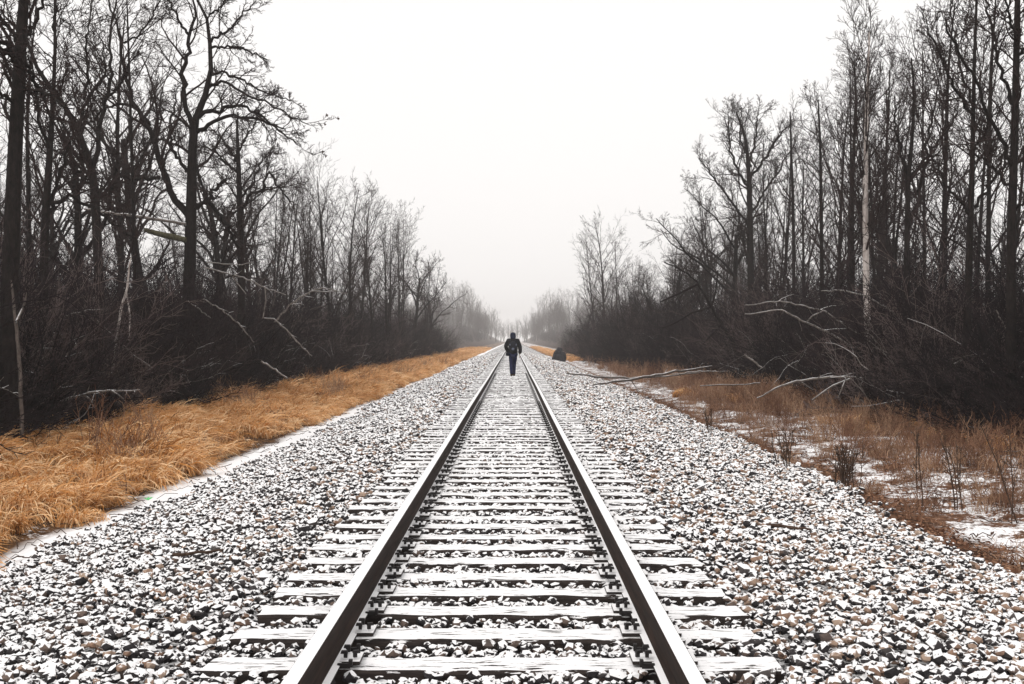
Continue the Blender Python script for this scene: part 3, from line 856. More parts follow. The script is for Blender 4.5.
def brush_pts(s, rg, rules):
    pos, rot, scl = [], [], []
    for (y0, y1, x0, x1, cnt, smin, smax) in rules:
        for k in range(cnt):
            y = rg.uniform(y0, y1); x = s * (x0 + (x1 - x0) * rg.uniform(0, 1) ** 1.3)
            if abs(x) > 0.47 * y + 4: continue
            pos.append((x, y, float(gz(x, y)) - .03)); rot.append((rg.normal(0, .08), rg.normal(0, .08), rg.uniform(0, 6.28)))
            q = rg.uniform(smin, smax); scl.append((q, q, q * rg.uniform(.85, 1.2)))
    return pos, rot, scl
for s, nm in ((-1, 'left'), (1, 'right')):
    rgb = np.random.default_rng(50 + s)
    p = brush_pts(s, rgb, [(16, 60, 9.2, 22, 300, .7, 1.25), (60, 150, 9.2 if s < 0 else 8.2, 24, 280, .8, 1.3), (150, 300, 12, 34, 70, .7, 1.1), (420, 700, 14, 44, 160, .7, 1.2)])
    scatter('undergrowth', brush, *p, 'dark tangled undergrowth filling the %s wood below the crowns' % nm, 'undergrowth')
    p = brush_pts(s, rgb, [(16, 60, 8.8, 20, 420, .7, 1.3), (60, 160, 8.7 if s < 0 else 7.3, 16, 320, .8, 1.4)])
    scatter('brambles', low, *p, 'low dark brambles along the foot of the %s wood' % nm, 'brambles')

# sparse pale dead stems tangled in the front of the undergrowth
def pale_me(seed):
    rg = np.random.default_rng(seed); P = []; R = []
    for k in range(5):
        a = rg.uniform(0, 6.28); d = np.array([math.cos(a) * .9, math.sin(a) * .9, rg.uniform(.1, 1.0)]); d /= np.linalg.norm(d)
        p = np.array([rg.normal(0, .5), rg.normal(0, .5), abs(rg.normal(.4, .5))]); q = [p]; ln = rg.uniform(.5, 2.2)
        for s in range(6):
            d = d + rg.normal(0, .16, 3) + np.array([0, 0, -.06]); d /= np.linalg.norm(d); p = p + d * ln / 6; q.append(p)
        P.append(q); R.append(rg.uniform(.006, .013) * np.linspace(1, .4, 7))
    P = np.array(P); P[..., 2] = np.maximum(P[..., 2], .02); R = np.array(R); b_ = MB().tubes(P, R, 5)
    P1, R1 = spawn(rg, P, R, 3, .2, 1, 42, .35, .6, 3, 0, .16, .005); b_.tubes(P1, R1, 3)
    return b_.mesh('dead_stems', M['dead'])
pale = [src('dead_stems', pale_me(700 + k)) for k in range(6)]
for s, nm in ((-1, 'left'), (1, 'right')):
    rgb = np.random.default_rng(90 + s)
    p = brush_pts(s, rgb, [(18, 45, 8.6, 10.2, 34, .6, 1.1), (45, 95, 8.4, 9.8, 30, .6, 1.2)])
    scatter('dead_stems', pale, *p, 'pale dead stems and sticks tangled in the front of the %s undergrowth' % nm, 'dead stems')

# far woods in the haze
far_src = []
for st in ('multi', 'ascend', 'spread'):
    for k in range(2):
        tm_, cm_ = get_proto(st, k)
        far_src.append(src('far_tree_trunk', tm_)); 
far_pairs = [(st, k) for st in ('multi', 'ascend') for k in range(2)]
fm = []
for st, k in far_pairs:
    tr, cr = proto(900 + k * 3 + len(st), 12.0, .14, st)
    fm.append(src('far_tree', mb_of(tr + cr[:3]).mesh('far_tree', M['twig'])))
for s, nm in ((-1, 'left'), (1, 'right')):
    pos, rot, scl = [], [], []
    for k in range(250):
        y = 420 + 480 * rg.uniform(0, 1); x = s * rg.uniform(11, 70)
        if y < 560: x = s * rg.uniform(32, 70)
        if y > 800: x = rg.uniform(-70, 70)
        pos.append((x, y, float(gz(x, y)) - .05)); rot.append((0, 0, rg.uniform(0, 6.28))); q = rg.uniform(.9, 1.35); scl.append((q, q, q))
    scatter('far_wood', fm, pos, rot, scl, 'far off bare wood fading into the haze on the %s of the track' % nm, 'wood')

# ------------------------------------------------------------------ grass
def tuft_me(seed, nb, H, Wd, lean, spread, mat, segs=5):
    rg = np.random.default_rng(seed)
    a = rg.uniform(0, 6.28, nb); rr = spread * np.sqrt(rg.uniform(0, 1, nb))
    base = np.stack([rr * np.cos(a), rr * np.sin(a), np.zeros(nb)], -1)
    h = H * rg.uniform(.55, 1.15, nb)
    az = rg.uniform(0, 6.28, nb)
    out = np.stack([np.cos(az), np.sin(az)], -1) * rg.uniform(.1, .55, nb)[:, None] + np.array(lean)[None] * rg.uniform(.4, 1.2, nb)[:, None]
    t = np.linspace(0, 1, segs + 1)
    droop = rg.uniform(.6, 1.55, nb)
    X = base[:, None, :2] + out[:, None, :] * (t ** 1.8)[None, :, None] * h[:, None, None]
    Z = h[:, None] * (t[None] - droop[:, None] * .62 * t[None] ** 2.6)
    P = np.concatenate([X, Z[..., None]], -1)
    side = np.stack([-np.sin(az), np.cos(az), np.zeros(nb)], -1); side += rg.normal(0, .4, side.shape); side /= np.linalg.norm(side, axis=1, keepdims=True)
    wd = Wd * rg.uniform(.6, 1.3, nb)[:, None] * np.interp(t, [0, .3, .8, 1], [.7, 1, .8, .15])[None]
    A = P + side[:, None] * wd[..., None]; B = P - side[:, None] * wd[..., None]
    V = np.stack([A, B], 2).reshape(-1, 3)
    idx = np.arange(nb * (segs + 1) * 2).reshape(nb, segs + 1, 2)
    F = np.stack([idx[:, :-1, 0], idx[:, :-1, 1], idx[:, 1:, 1], idx[:, 1:, 0]], -1).reshape(-1, 4)
    tint = np.clip(np.repeat(rg.uniform(0, 1, nb), (segs + 1) * 2) * .8 + np.tile(np.repeat(t, 2), nb) * .25, 0, 1)
    return np_mesh('tuft', V, F, mat, True, tint)
tufts = [src('grass_tuft', tuft_me(400 + k, 120, .70, .0095, (.46, -.34), .24, M['grass'])) for k in range(6)]
rgg = np.random.default_rng(8)
pos, rot, scl = [], [], []
def bank(cnt, y0, y1, smin, smax):
    for k in range(cnt):
        y = rgg.uniform(y0, y1); u = rgg.uniform(0, 1)
        front = -4.70 - .14 * max(0, min(1, (y - 14) / 3)) * max(0, min(1, (30 - y) / 4)) - .12 * math.sin(y * .55 + 1.0) - .14 * math.sin(y * 1.7) - .10 * math.sin(y * 4.1)
        x = front + (-8.9 - front) * u
        if abs(x) > .46 * y + 1.2: continue
        if (x + 5.35) ** 2 + ((y - 21.9) * .45) ** 2 < .35 ** 2: continue
        q = rgg.uniform(smin, smax) * (0.9 + .12 * math.sin(x * 2.1 + y * .7) ) * (0.78 if u < .06 else 1)
        pos.append((x, y, float(gz(x, y)) - .02)); rot.append((rgg.normal(0, .2), rgg.normal(0, .2), rgg.normal(0, .5))); scl.append((q, q, q))
bank(1150, 9, 40, .62, 1.05); bank(1200, 40, 100, .8, 1.2); bank(700, 100, 260, .9, 1.4)
scatter('dry_grass', tufts, pos, rot, scl, 'tall golden dry grass along the left bank of the track', 'grass')
pos, rot, scl = [], [], []
for k in range(420):
    y = rgg.uniform(112, 330); x = rgg.uniform(4.9, 6.9)
    q = rgg.uniform(.7, 1.2); pos.append((x, y, float(gz(x, y)) - .02)); rot.append((0, 0, rgg.uniform(0, 6.28))); scl.append((q, q, q))
for (cx, cy, n_) in ((6.55, 42.5, 16), (7.3, 41, 8)):
    for k in range(n_):
        x = cx + rgg.normal(0, .35); y = cy + rgg.normal(0, .7); q = rgg.uniform(.5, .85)
        pos.append((x, y, float(gz(x, y)) - .02)); rot.append((0, 0, rgg.uniform(0, 6.28))); scl.append((q, q, q))
for k in range(190):
    y = rgg.uniform(16, 46); x = rgg.uniform(6.2, 9.6)
    if x > .46 * y + .8 or math.sin(x * 1.9 + y * .5) + rgg.normal(0, .5) + (x - 7.9) * .6 < .35 or x < 6.9: continue
    q = rgg.uniform(.5, .95); pos.append((x, y, float(gz(x, y)) - .02)); rot.append((rgg.normal(0, .2), rgg.normal(0, .2), rgg.uniform(0, 6.28))); scl.append((q, q, q))
scatter('dry_grass', tufts, pos, rot, scl, 'tawny dry grass in patches along the right side of the track', 'grass')

# dry weeds and thin stems, right verge
def weed_me(seed, ns, H, spread):
    rg = np.random.default_rng(seed)
    P, R = [], []
    for k in range(ns):
        a = rg.uniform(0, 6.28); d = np.array([math.cos(a) * .25, math.sin(a) * .25, 1.0]) ; p = np.array([rg.normal(0, spread), rg.normal(0, spread), 0]); q = [p]
        ln = H * rg.uniform(.5, 1.15)
        for s in range(4):
            d = d + rg.normal(0, .16, 3); d /= np.linalg.norm(d); p = p + d * ln / 4; q.append(p)
        P.append(q); R.append(.0042 * np.linspace(1, .5, 5))
    P = np.array(P); R = np.array(R)
    V0, F0 = tube_arrays(P, R, 3)
    P1, R1 = spawn(rg, P, R, 5, .3, 1, 38, .32, .8, 2, .04, .12, .0028)
    V1, F1 = tube_arrays(P1, R1, 3)
    V = np.concatenate([V0, V1]); F = np.concatenate([F0, F1 + len(V0)])
    return np_mesh('weed', V, F, M['weed'], False, np.clip(.45 + rg.normal(0, .2) + .0 * V[:, 0], 0, 1))
weeds = [src('weed', weed_me(500 + k, 26, .62, .16)) for k in range(5)] + [src('weed_tuft', tuft_me(520 + k, 60, .5, .0045, (.1, -.1), .2, M['weed'])) for k in range(3)]
pos, rot, scl = [], [], []
def weed(cnt, y0, y1, x0, x1, smin, smax):
    for k in range(cnt):
        y = rgg.uniform(y0, y1); x = x0 + (x1 - x0) * rgg.uniform(0, 1) ** .8
        if x > .46 * y + 1.0: continue
        if math.sin(x * 2.3 + y * .9) + math.sin(y * 1.9 - x) + rgg.normal(0, .8) < -.3 and x < 7.6: continue
        q = rgg.uniform(smin, smax); pos.append((x, y, float(gz(x, y)) - .02)); rot.append((rgg.normal(0, .15), rgg.normal(0, .15), rgg.uniform(0, 6.28))); scl.append((q, q, q))
weed(720, 11, 42, 5.7, 9.6, .55, 1.15); weed(700, 30, 90, 5.8, 9.5, .8, 1.5); weed(190, 9, 40, 4.2, 6.4, .35, .8)
scatter('dry_weeds', weeds, pos, rot, scl, 'thin brown dry weeds on the snowy right verge', 'weeds')

pos, rot, scl = [], [], []
for k in range(170):
    y = 9 + 80 * rgg.uniform(0, 1) ** 1.5; x = rgg.uniform(-9, -5.0)
    if abs(x) > .46 * y + 1 or math.sin(x * 1.7 + y * .6) + rgg.normal(0, .5) < .1: continue
    q = rgg.uniform(.8, 1.5); pos.append((x, y, float(gz(x, y)) - .02)); rot.append((rgg.normal(0, .15), rgg.normal(0, .15), rgg.uniform(0, 6.28))); scl.append((q, q, q))
scatter('dry_weeds', weeds, pos, rot, scl, 'dull brown dry weeds mixed into the golden grass of the left bank', 'weeds')

# leaves
nl = 34000
ly = 8 + 62 * rgg.uniform(0, 1, nl) ** 1.4
ledge = 4.75 - .62 * np.clip((17.5 - ly) / 9, 0, 1)
lx = np.where(rgg.random(nl) < .36, ledge + rgg.normal(0, .32, nl), rgg.uniform(4.2, 9, nl))
keep = (lx < .46 * ly + .8) & ((np.sin(lx * 3.1 + ly * 1.1) + np.sin(ly * 2.3 - lx * 1.3) + rgg.normal(0, .9, nl) > -.5) | (np.abs(lx - ledge) < .4))
lx, ly = lx[keep], ly[keep]; nl = len(lx)
sz = rgg.uniform(.014, .038, nl)
LV = np.array([(-1, 0, 0), (-.2, -.6, .15), (1, 0, .05), (-.1, .6, .2)])
a = rgg.uniform(0, 6.28, nl); ca, sa = np.cos(a)[:, None], np.sin(a)[:, None]
til = rgg.normal(0, .4, (nl, 1))
V = np.stack([LV[None, :, 0] * ca - LV[None, :, 1] * sa, LV[None, :, 0] * sa + LV[None, :, 1] * ca, LV[None, :, 2] + til * LV[None, :, 0]], -1) * sz[:, None, None]
V += np.stack([lx, ly, gz(lx, ly) + .022], -1)[:, None]
tag(link('fallen_leaves', np_mesh('fallen_leaves', V.reshape(-1, 3), np.arange(nl * 4).reshape(-1, 4), M['leaf'], False, np.repeat(rgg.uniform(0, 1, nl), 4))),
    'brown fallen leaves strewn over the snow of the right verge', 'leaves', kind='stuff')

# twigs dropped over the verges
nt_ = 2600
ty_ = 8 + 60 * rgg.uniform(0, 1, nt_) ** 1.4; tx_ = np.where(rgg.random(nt_) < .8, rgg.uniform(3.9, 9.5, nt_), rgg.uniform(-5.2, -4.3, nt_))
a = rgg.uniform(0, 6.28, nt_); ln_ = rgg.uniform(.06, .38, nt_)
P = np.zeros((nt_, 4, 3)); tt = np.linspace(-.5, .5, 4)
P[:, :, 0] = tx_[:, None] + np.cos(a)[:, None] * ln_[:, None] * tt + rgg.normal(0, .012, (nt_, 4))
P[:, :, 1] = ty_[:, None] + np.sin(a)[:, None] * ln_[:, None] * tt + rgg.normal(0, .012, (nt_, 4))
P[:, :, 2] = gz(P[:, :, 0], P[:, :, 1]) + .02 + np.abs(rgg.normal(0, .03, (nt_, 4)))
tag(MB().tubes(P, rgg.uniform(.003, .007, (nt_, 1)) * np.ones((1, 4)), 3).obj('twig_litter', M['stalk']), 'dark dropped twigs strewn over the verges beside the ballast', 'twigs', kind='stuff')

# ------------------------------------------------------------------ dead wood
def stick(name, d, pts, label, mat='dead', twigs=(), dd=0.0, seed=1, cat='branch', group=None, ntw=0):
    rg = np.random.default_rng(seed)
    P = np.array([at(px, py, d + dd * i / (len(pts) - 1)) for i, (px, py, hw) in enumerate(pts)]); R = np.array([hw * d / 1200 for *_, hw in pts]) * (.68 if name != 'broken_limb' else 1.0)
    n_ = max(10, 4 * len(pts)); P, R = resample(P, R, n_)
    P[1:-1] += rg.normal(0, .012, (n_ - 2, 3)) * d / 35
    o = MB().tubes((P - P[0])[None], R[None], 6).obj(name, M[mat], None, True)
    o.location = P[0]
    for tw in twigs:
        q = np.array([at(px, py, d + rg.uniform(-.2, .2)) for px, py, hw in tw]); rr = np.array([hw * d / 1200 for *_, hw in tw])
        q, rr = resample(q, rr, 8)
        MB().tubes((q - P[0])[None], rr[None], 5).obj('side_branch', M[mat], o, True)
    if ntw:
        P2, R2 = spawn(rg, (P - P[0])[None], R[None], ntw, .2, .98, 45, .16, .5, 4, -.03, .14, .005)
        MB().tubes(P2, R2, 3).obj('twigs', M[mat], o)
    return tag(o, label, cat, group)
stick('dead_branch', 34.0, [(206,262,.9),(224,264,1.0),(240,265,.8),(254,262,.5)], 'short pale dead branch right of the oak trunk, topmost of the pale ones', seed=1)
stick('dead_branch', 34.0, [(204,267,1.2),(233,275,1.2),(250,280,1.1),(265,288,1.0),(286,295,.6)], 'long pale dead branch sloping down to the right beside the oak trunk', twigs=[[(232,275,.8),(238,284,.6),(246,294,.4)], [(265,288,.7),(266,300,.7),(263,318,.5)]], seed=2, ntw=6)
stick('dead_branch', 38.0, [(275,322,1.4),(290,304,1.4),(312,291,1.2),(322,288,1.1),(334,290,.9),(348,294,.5)], 'pale arched branch standing out of the dark brush right of the oak', twigs=[[(312,291,.7),(326,292,.6),(336,291,.4)]], seed=3, ntw=6)
stick('dead_branch', 33.0, [(203,299,.9),(219,308,1.1),(235,320,1.1),(246,332,1.0),(254,343,.6)], 'pale dead branch hanging down in the dark below the oak', seed=4, ntw=5)
stick('dead_branch', 36.0, [(264,318,1.0),(274,319,1.2),(285,328,1.2),(298,342,1.1),(312,356,.7)], 'pale hooked branch bending down to the grass right of the oak', seed=5, ntw=6)
stick('dead_stick', 33.0, [(261,361,1.5),(272,368,1.6),(287,378,1.2)], 'short bright broken stick poking out at the grass edge', seed=6, cat='stick')
stick('dead_branch', 33.5, [(188,301,.8),(198,308,1.0),(211,318,.7)], 'very short pale branch in the dark below the oak, left of the hanging one', seed=7)
stick('leaning_birch', 29.0, [(131,258,1.0),(128,282,1.6),(122,305,2.0),(116,340,2.1),(110,400,2.4)], 'thin pale dead trunk leaning right in the left wood', mat='birch', twigs=[[(126,290,.8),(130,315,.8),(129,340,.5)]], seed=8, cat='tree')
stick('dead_branch', 28.0, [(97,320,.9),(110,333,.9),(130,352,1.0),(152,368,.7)], 'thin pale branch crossing the foot of the leaning dead trunk', seed=9)
stick('fallen_log', 23.5, [(55,404,2.0),(70,398,2.4),(94,392,2.2),(115,391,1.9),(140,390,1.0)], 'pale fallen branch lying across the golden grass at left', twigs=[[(82,395,1.2),(90,399,1.1),(94,408,.7)], [(112,391,1),(120,396,.7),(126,402,.5)]], seed=10, cat='log', ntw=8)
stick('broken_limb', 34.3, [(144,230,2.4),(160,234,3.2),(174,237,3.6),(186,240,3.0)], 'short greenish broken limb lodged level against the oak trunk', mat='mossy', seed=11, cat='limb')
stick('broken_limb', 34.6, [(84,209,1.0),(110,213,1.4),(150,218,1.8),(186,224,1.6)], 'long thin limb lodged level against the oak trunk, above the greenish one', mat='dead', seed=12, cat='limb')
stick('tree_snag', 19.0, [(22,440,3.2),(20,380,2.8),(17,335,2.6),(13,300,2.1),(11,280,1.2)], 'grey broken snag standing before the thick trunk at left', mat='log', twigs=[[(16,322,1.4),(24,305,1.2),(27,292,.7)]], seed=13, cat='tree snag')
stick('dead_branch', 27.0, [(64,316,.6),(84,311,.8),(104,309,.5)], 'short level pale branch left of the leaning dead trunk', seed=14)
stick('dead_branch', 26.0, [(36,331,.7),(52,333,.9),(66,335,.6)], 'short pale branch low in the dark brush right of the snag', twigs=[[(50,333,.6),(56,326,.4)]], seed=15)
# right side
stick('arched_branch', 30.0, [(745,314,.8),(765,312,1.1),(782,310,1.3),(802,321,1.5),(828,332,1.6),(850,345,1.5),(866,354,1.4),(890,378,1.5)], 'lower of two long pale arched branches in the near right wood', twigs=[[(806,323,.8),(812,316,.7),(823,311,.5)]], seed=21, ntw=5)
stick('arched_branch', 31.0, [(745,305,.6),(764,303,.8),(780,301,1.0),(802,306,1.1),(823,311,1.1),(851,329,1.1),(870,343,.9)], 'upper of two long pale arched branches in the near right wood', seed=22, ntw=5)
stick('arched_branch', 29.0, [(821,291,.8),(843,290,1.1),(868,297,1.2),(884,306,1.1),(901,319,.8)], 'pale branch crossing in front of the white birch trunk', seed=23)
stick('fallen_branch', 28.0, [(757,398,.9),(775,389,1.4),(792,382,1.7),(828,377,1.9),(848,376,1.8),(872,380,1.6),(896,388,1.2)], 'long pale arched branch resting on the right verge weeds', twigs=[[(850,379,1.1),(832,386,1.0),(812,400,.6)], [(846,378,.8),(842,388,.7),(838,398,.5)]], seed=24, ntw=6)
stick('fallen_log', 46.0, [(566,373,1.0),(595,377,1.7),(630,378,1.6),(660,377,1.3),(700,373,.9)], 'thin pale log lying at the foot of the brush, left of the thicker log', mat='log', seed=25, cat='log', dd=1)
stick('fallen_log', 40.0, [(593,385,1.3),(620,381,1.9),(650,376,2.0),(680,371,1.8),(712,366,1.2)], 'longer thicker pale log slanting up into the right brush', mat='log', seed=26, cat='log', dd=2, ntw=4)
stick('dead_stick', 34.0, [(744,355,1.4),(753,360,1.6),(762,368,1.3)], 'short bright stub of branch at the foot of the right wood', seed=27, cat='stick')
stick('leaning_tree', 44.0, [(664,262,.9),(682,270,1.2),(698,283,1.6),(711,306,2.0),(721,323,2.2),(732,340,2.4),(744,376,2.6)], 'slim bare tree bowed over to the left in the right brush', mat='bark', twigs=[[(698,284,1.2),(680,293,1.1),(660,302,.8)], [(711,307,1.2),(691,313,1.1),(674,324,.9),(662,328,.6)], [(722,324,1.1),(712,334,1),(702,345,.6)], [(712,306,1.1),(716,290,1),(718,270,.7)]], seed=28, cat='tree', ntw=10)
stick('dead_branch', 28.0, [(866,330,1.2),(874,338,1.1),(882,350,1.0),(890,362,.7)], 'short pale branch hanging at the foot of the white birch', seed=29)
stick('dead_branch', 24.0, [(996,310,.9),(1002,322,1.1),(1010,336,.8)], 'small pale branch in the dark near the right edge of the photo', seed=30)
stick('dead_branch', 26.0, [(700,386,.9),(730,385,1.1),(760,383,.8)], 'thin pale branch low on the right verge behind the tawny tuft', mat='log', seed=31)
stick('dead_branch', 36.0, [(672,374,.7),(690,372,1.0),(716,371,.7)], 'thin pale stick lying behind the longer pale log', seed=32)
# sticks on the ballast
def ground_stick(x, y, ln, rz, r0, label):
    n_ = 8; rg = np.random.default_rng(int(x * 100) % 97 + 3)
    t = np.linspace(-.5, .5, n_) * ln
    P = np.c_[t, rg.normal(0, .012, n_), rg.normal(0, .004, n_)]
    o = MB().tubes(P[None], (r0 * np.linspace(1, .5, n_))[None], 6).obj('stick', M['stalk'], None, True)
    o.location = (x, y, float(gz(x, y)) + .13); o.rotation_euler = (0, .03, rz)
    tag(o, label, 'stick')
ground_stick(2.28, 9.6, .36, -.55, .017, 'dark stick lying on the ballast right of the track')
ground_stick(-2.05, 8.2, .42, .75, .013, 'thin dark stick lying on the ballast left of the track')
# a scrap of green among the ditch stones
sg = MB()
for k in range(7):
    a = k * .9; sg.add(np.array([(0, 0, 0), (.03 * math.cos(a) - .012 * math.sin(a), .03 * math.sin(a) + .012 * math.cos(a), .03), (.06 * math.cos(a), .06 * math.sin(a), .035), (.03 * math.cos(a) + .012 * math.sin(a), .03 * math.sin(a) - .012 * math.cos(a), .022)]), [(0, 1, 2, 3)])
g_ = sg.obj('green_plant', M['green']); p = at(148, 512, 14.2); g_.location = (p[0], p[1], float(gz(p[0], p[1])) + .10)
tag(g_, 'tiny bright green sprout among the stones at the left ditch', 'plant')

# ------------------------------------------------------------------ standing dead stalks, right verge
def stalks(px, py, d, H, ns, label, group=None, seed=0):
    rg = np.random.default_rng(seed); p = at(px, py, d); x, y = p[0], p[1]
    o = empty('dead_weed', (x, y, float(gz(x, y)) - .03))
    for k in range(ns):
        q = np.array([rg.normal(0, .06), rg.normal(0, .06), 0]); dd_ = np.array([rg.normal(0, .10), rg.normal(0, .10), 1.]); pts = [q]
        for s in range(5):
            dd_ = dd_ + rg.normal(0, .07, 3); dd_ /= np.linalg.norm(dd_); q = q + dd_ * H * rg.uniform(.8, 1.1) / 5; pts.append(q)
        P = np.array([pts]); R = (rg.uniform(.006, .010) * np.linspace(1, .5, 6))[None]
        st = MB().tubes(P, R, 5).obj('stem', M['stalk'], o, True)
        P1, R1 = spawn(rg, P, R, 10, .3, 1, 34, .2, .6, 3, .06, .1, .004)
        hb = MB().tubes(P1, R1, 3)
        P2, R2 = spawn(rg, P1, R1, 5, .3, 1, 40, .35, .8, 2, .03, .1, .004); hb.tubes(P2, R2, 3)
        hb.obj('seed_head', M['stalk'], st)
    tag(o, label, 'weed', group)
stalks(787, 462, 17.6, .7, 8, 'dark dead weed clump standing in the snow, left of the bushier dark clump', seed=1)
stalks(845, 478, 15.8, .68, 18, 'bushy dark dead weed clump standing in the snow of the right verge', seed=2)
stalks(908, 500, 15.0, 1.0, 2, 'tall thin dead weed stem on the right verge, nearest the dark bushy clump', seed=3)
stalks(960, 505, 14.5, .9, 5, 'dead weed clump with several stems between two taller thin stems at right', seed=4)
stalks(1013, 520, 13.4, 1.25, 2, 'tall thin dead weed stem at the right edge of the photo', seed=5)
stalks(662 + 45, 432, 24.0, .6, 6, 'small brown dead weed beside the tawny grass tuft on the right verge', seed=6)

# ------------------------------------------------------------------ boulder by the right edge
bv, bf = IV.copy(), IF.copy()
def subdiv(V, F):
    V = list(map(tuple, V)); cache = {}; out = []
    def mid(a, b_):
        k = (min(a, b_), max(a, b_))
        if k not in cache:
            cache[k] = len(V); V.append(tuple((np.array(V[a]) + np.array(V[b_])) / 2))
        return cache[k]
    for a, b_, c_ in F:
        x, y, z = mid(a, b_), mid(b_, c_), mid(c_, a); out += [(a, x, z), (b_, y, x), (c_, z, y), (x, y, z)]
    V = np.array(V); return V / np.linalg.norm(V, axis=1, keepdims=True), np.array(out)
for _ in range(3): bv, bf = subdiv(bv, bf)
q = bv * np.array([.62, .5, .6])
q[:, 2] = np.where(q[:, 2] < -.25, -.25, q[:, 2]) + .25
hgt = q[:, 2] / .85
q[:, 0] = q[:, 0] * (1.0 - .30 * np.clip(hgt, 0, 1.2) ** 3) - .10 * hgt
q[:, 2] *= 1.6
q += .05 * np.sin(bv * 7 + 2 * np.sin(bv[:, ::-1] * 5)) + .03 * np.sin(bv * 17 + bv[:, [1, 2, 0]] * 9)
p = at(559.5, 361, 107.0)
o = link('boulder', np_mesh('boulder', q, bf, M['rock'], False)); o.location = (p[0], p[1], float(gz(p[0], p[1])) - .05)
tag(o, 'dark pointed waist high boulder beside the right edge of the ballast', 'boulder')

# ------------------------------------------------------------------ the walker
def skin(name, verts, edges, radii, mat, parent, sub=2, root=0):
    me = bpy.data.meshes.new(name); me.from_pydata(verts, edges, []); me.materials.append(mat)
    o = link(name, me, parent)
    md = o.modifiers.new('skin', 'SKIN'); md.use_smooth_shade = True
    for i, rr in enumerate(radii):
        me.skin_vertices[0].data[i].radius = rr if isinstance(rr, tuple) else (rr, rr)
    me.skin_vertices[0].data[root].use_root = True
    ms = o.modifiers.new('sub', 'SUBSURF'); ms.levels = sub; ms.render_levels = sub
    return o
pr = empty('person', (0.095, 48.0, 0.0))
tag(pr, 'person in dark hat, black jacket and blue jeans walking away between the rails', 'person')
BV = [(0,0,.93),(0,0,1.12),(0,-.01,1.30),(0,0,1.45),(0,.01,1.53),(0,.03,1.60),(0,.035,1.70),(0,.03,1.765),       # 0-7 pelvis..crown
      (-.17,0,1.43),(-.29,-.05,1.20),(-.21,.08,1.00),(-.19,.12,.94),                                                # 8-11 left arm, elbow out
      (.17,0,1.43),(.25,-.02,1.16),(.27,.04,.93),(.27,.055,.86),                                                    # 12-15 right arm hanging
      (-.09,0,.90),(-.075,.03,.50),(-.06,-.10,.12),(-.06,-.04,.05),(-.06,.10,.035),                                 # 16-20 left leg, behind
      (.09,0,.90),(.05,.12,.51),(.04,.10,.10),(.04,.12,.05),(.04,.27,.035)]                                         # 21-25 right leg, ahead
BE = [(0,1),(1,2),(2,3),(3,4),(4,5),(5,6),(6,7),(3,8),(8,9),(9,10),(10,11),(3,12),(12,13),(13,14),(14,15),(0,16),(16,17),(17,18),(18,19),(19,20),(0,21),(21,22),(22,23),(23,24),(24,25)]
BR = [(.15,.11),(.14,.10),(.16,.11),(.12,.09),.06,.07,.095,.06, .065,.05,.04,.035, .065,.05,.04,.035, .085,.058,.045,.045,.035, .085,.058,.045,.045,.035]
body = skin('body', BV, BE, BR, M['skin'], pr)
# fingers of the hanging hand
FV, FE, FR = [(.27,.06,.84)], [], [.028]
for k, (fx, ln) in enumerate(((-.022,.075),(-.008,.085),(.007,.08),(.020,.062))):
    b0 = len(FV); FV += [(.27 + fx * .5, .062 + fx, .80), (.268, .066 + fx, .80 - ln * .55), (.258, .072 + fx, .80 - ln)]
    FR += [.011, .009, .008]; FE += [(0, b0), (b0, b0 + 1), (b0 + 1, b0 + 2)]
b0 = len(FV); FV += [(.262,.095,.825),(.255,.108,.795)]; FR += [.012,.009]; FE += [(0, b0), (b0, b0 + 1)]
skin('hand', FV, FE, FR, M['skin'], pr, 1)
JV = [(0,0,.80),(0,0,1.0),(0,-.01,1.22),(0,0,1.42),(0,.01,1.50),(-.19,0,1.43),(-.30,-.05,1.20),(-.22,.07,1.01),(-.20,.10,.96),(.19,0,1.43),(.28,-.02,1.17),(.285,.03,.95),(.28,.045,.90)]
JE = [(0,1),(1,2),(2,3),(3,4),(3,5),(5,6),(6,7),(7,8),(3,9),(9,10),(10,11),(11,12)]
JR = [(.20,.15),(.20,.155),(.215,.165),(.165,.13),(.10,.10),.095,.09,.075,.06,.095,.09,.075,.06]
skin('jacket', JV, JE, JR, M['jacket'], pr, 2, 1)
TV = [(0,0,.93),(-.09,0,.86),(-.075,.03,.50),(-.06,-.09,.13),(-.06,-.09,.09),(.09,0,.86),(.05,.12,.51),(.04,.10,.12),(.04,.10,.08)]
skin('trousers', TV, [(0,1),(1,2),(2,3),(3,4),(0,5),(5,6),(6,7),(7,8)], [(.16,.125),.105,.08,.07,.07,.105,.08,.07,.07], M['jeans'], pr, 2)
skin('boot', [(-.06,-.10,.13),(-.06,-.08,.05),(-.06,.09,.045)], [(0,1),(1,2)], [.06,.058,.042], M['boot'], pr, 2)
skin('boot', [(.04,.10,.13),(.04,.12,.05),(.04,.28,.045)], [(0,1),(1,2)], [.06,.058,.042], M['boot'], pr, 2)
skin('hood', [(0,.0,1.47),(0,.01,1.57),(0,.02,1.68),(0,.02,1.765)], [(0,1),(1,2),(2,3)], [.12,.125,.125,.09], M['hat'], pr, 2)
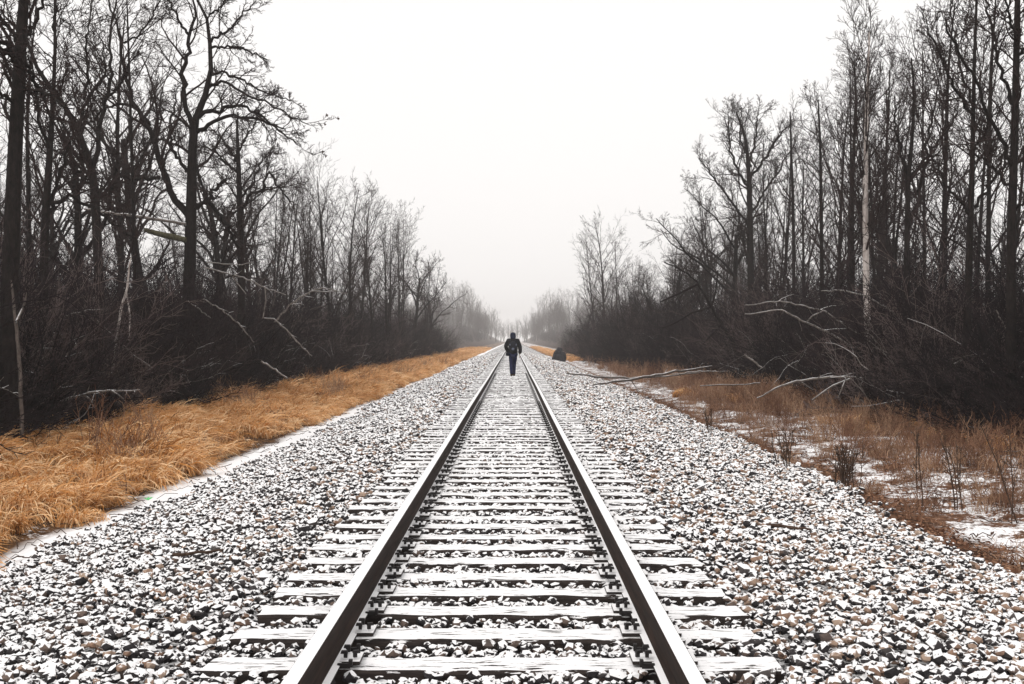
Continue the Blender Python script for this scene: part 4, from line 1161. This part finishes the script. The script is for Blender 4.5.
skin('nose', [(0,.135,1.68),(0,.165,1.665)], [(0,1)], [.018,.015], M['skin'], pr, 1)
# backpack worn on the back, its own thing
bpk = empty('backpack', (0.095, 48.0, 0.0))
tag(bpk, 'black backpack with grey panels worn by the walking person', 'backpack')
skin('bag', [(0,-.22,1.00),(0,-.24,1.15),(0,-.23,1.32),(0,-.20,1.40)], [(0,1),(1,2),(2,3)], [(.15,.10),(.17,.12),(.16,.11),(.10,.07)], M['pack'], bpk, 2)
skin('pocket', [(-.06,-.34,1.09),(.06,-.34,1.09)], [(0,1)], [(.05,.055),(.05,.055)], M['packgrey'], bpk, 2)
for s in (-1, 1):
    skin('side_panel', [(s * .12,-.31,1.22),(s * .13,-.31,1.30)], [(0,1)], [.035,.03], M['packgrey'], bpk, 1)
    skin('strap', [(s * .10,-.14,1.38),(s * .12,-.02,1.50),(s * .12,.12,1.38),(s * .13,.14,1.15)], [(0,1),(1,2),(2,3)], [.022] * 4, M['pack'], bpk, 1)
# shoulder bag at the left hip
hb_ = empty('shoulder_bag', (0.095, 48.0, 0.0))
tag(hb_, 'small black bag hanging at the left hip of the walking person', 'bag')
skin('bag', [(-.22,-.10,.98),(-.22,-.10,.80)], [(0,1)], [(.075,.05),(.085,.06)], M['pack'], hb_, 2)
skin('strap', [(-.22,-.12,1.02),(-.1,-.17,1.25),(.10,-.13,1.46)], [(0,1),(1,2)], [.015] * 3, M['pack'], hb_, 1)

# ------------------------------------------------------------------ last leaves on twig ends of the oak
rgl = np.random.default_rng(3)
lm = MB()
tips = oak_tips[np.argsort(-oak_tips[:, 0])][:9]
for tp_ in tips:
    a = rgl.uniform(0, 6.28); s_ = rgl.uniform(.035, .06)
    c_, s2 = math.cos(a) * s_, math.sin(a) * s_
    loc = tp_ - np.array(oak.location)
    lm.add(np.array([(0, 0, 0), (c_, s2, -.4 * s_), (.3 * c_, .3 * s2, -1.8 * s_), (-c_, -s2, -.7 * s_)]) + loc, [(0, 1, 2, 3)])
lm.obj('last_leaves', M['stalk'], oak)
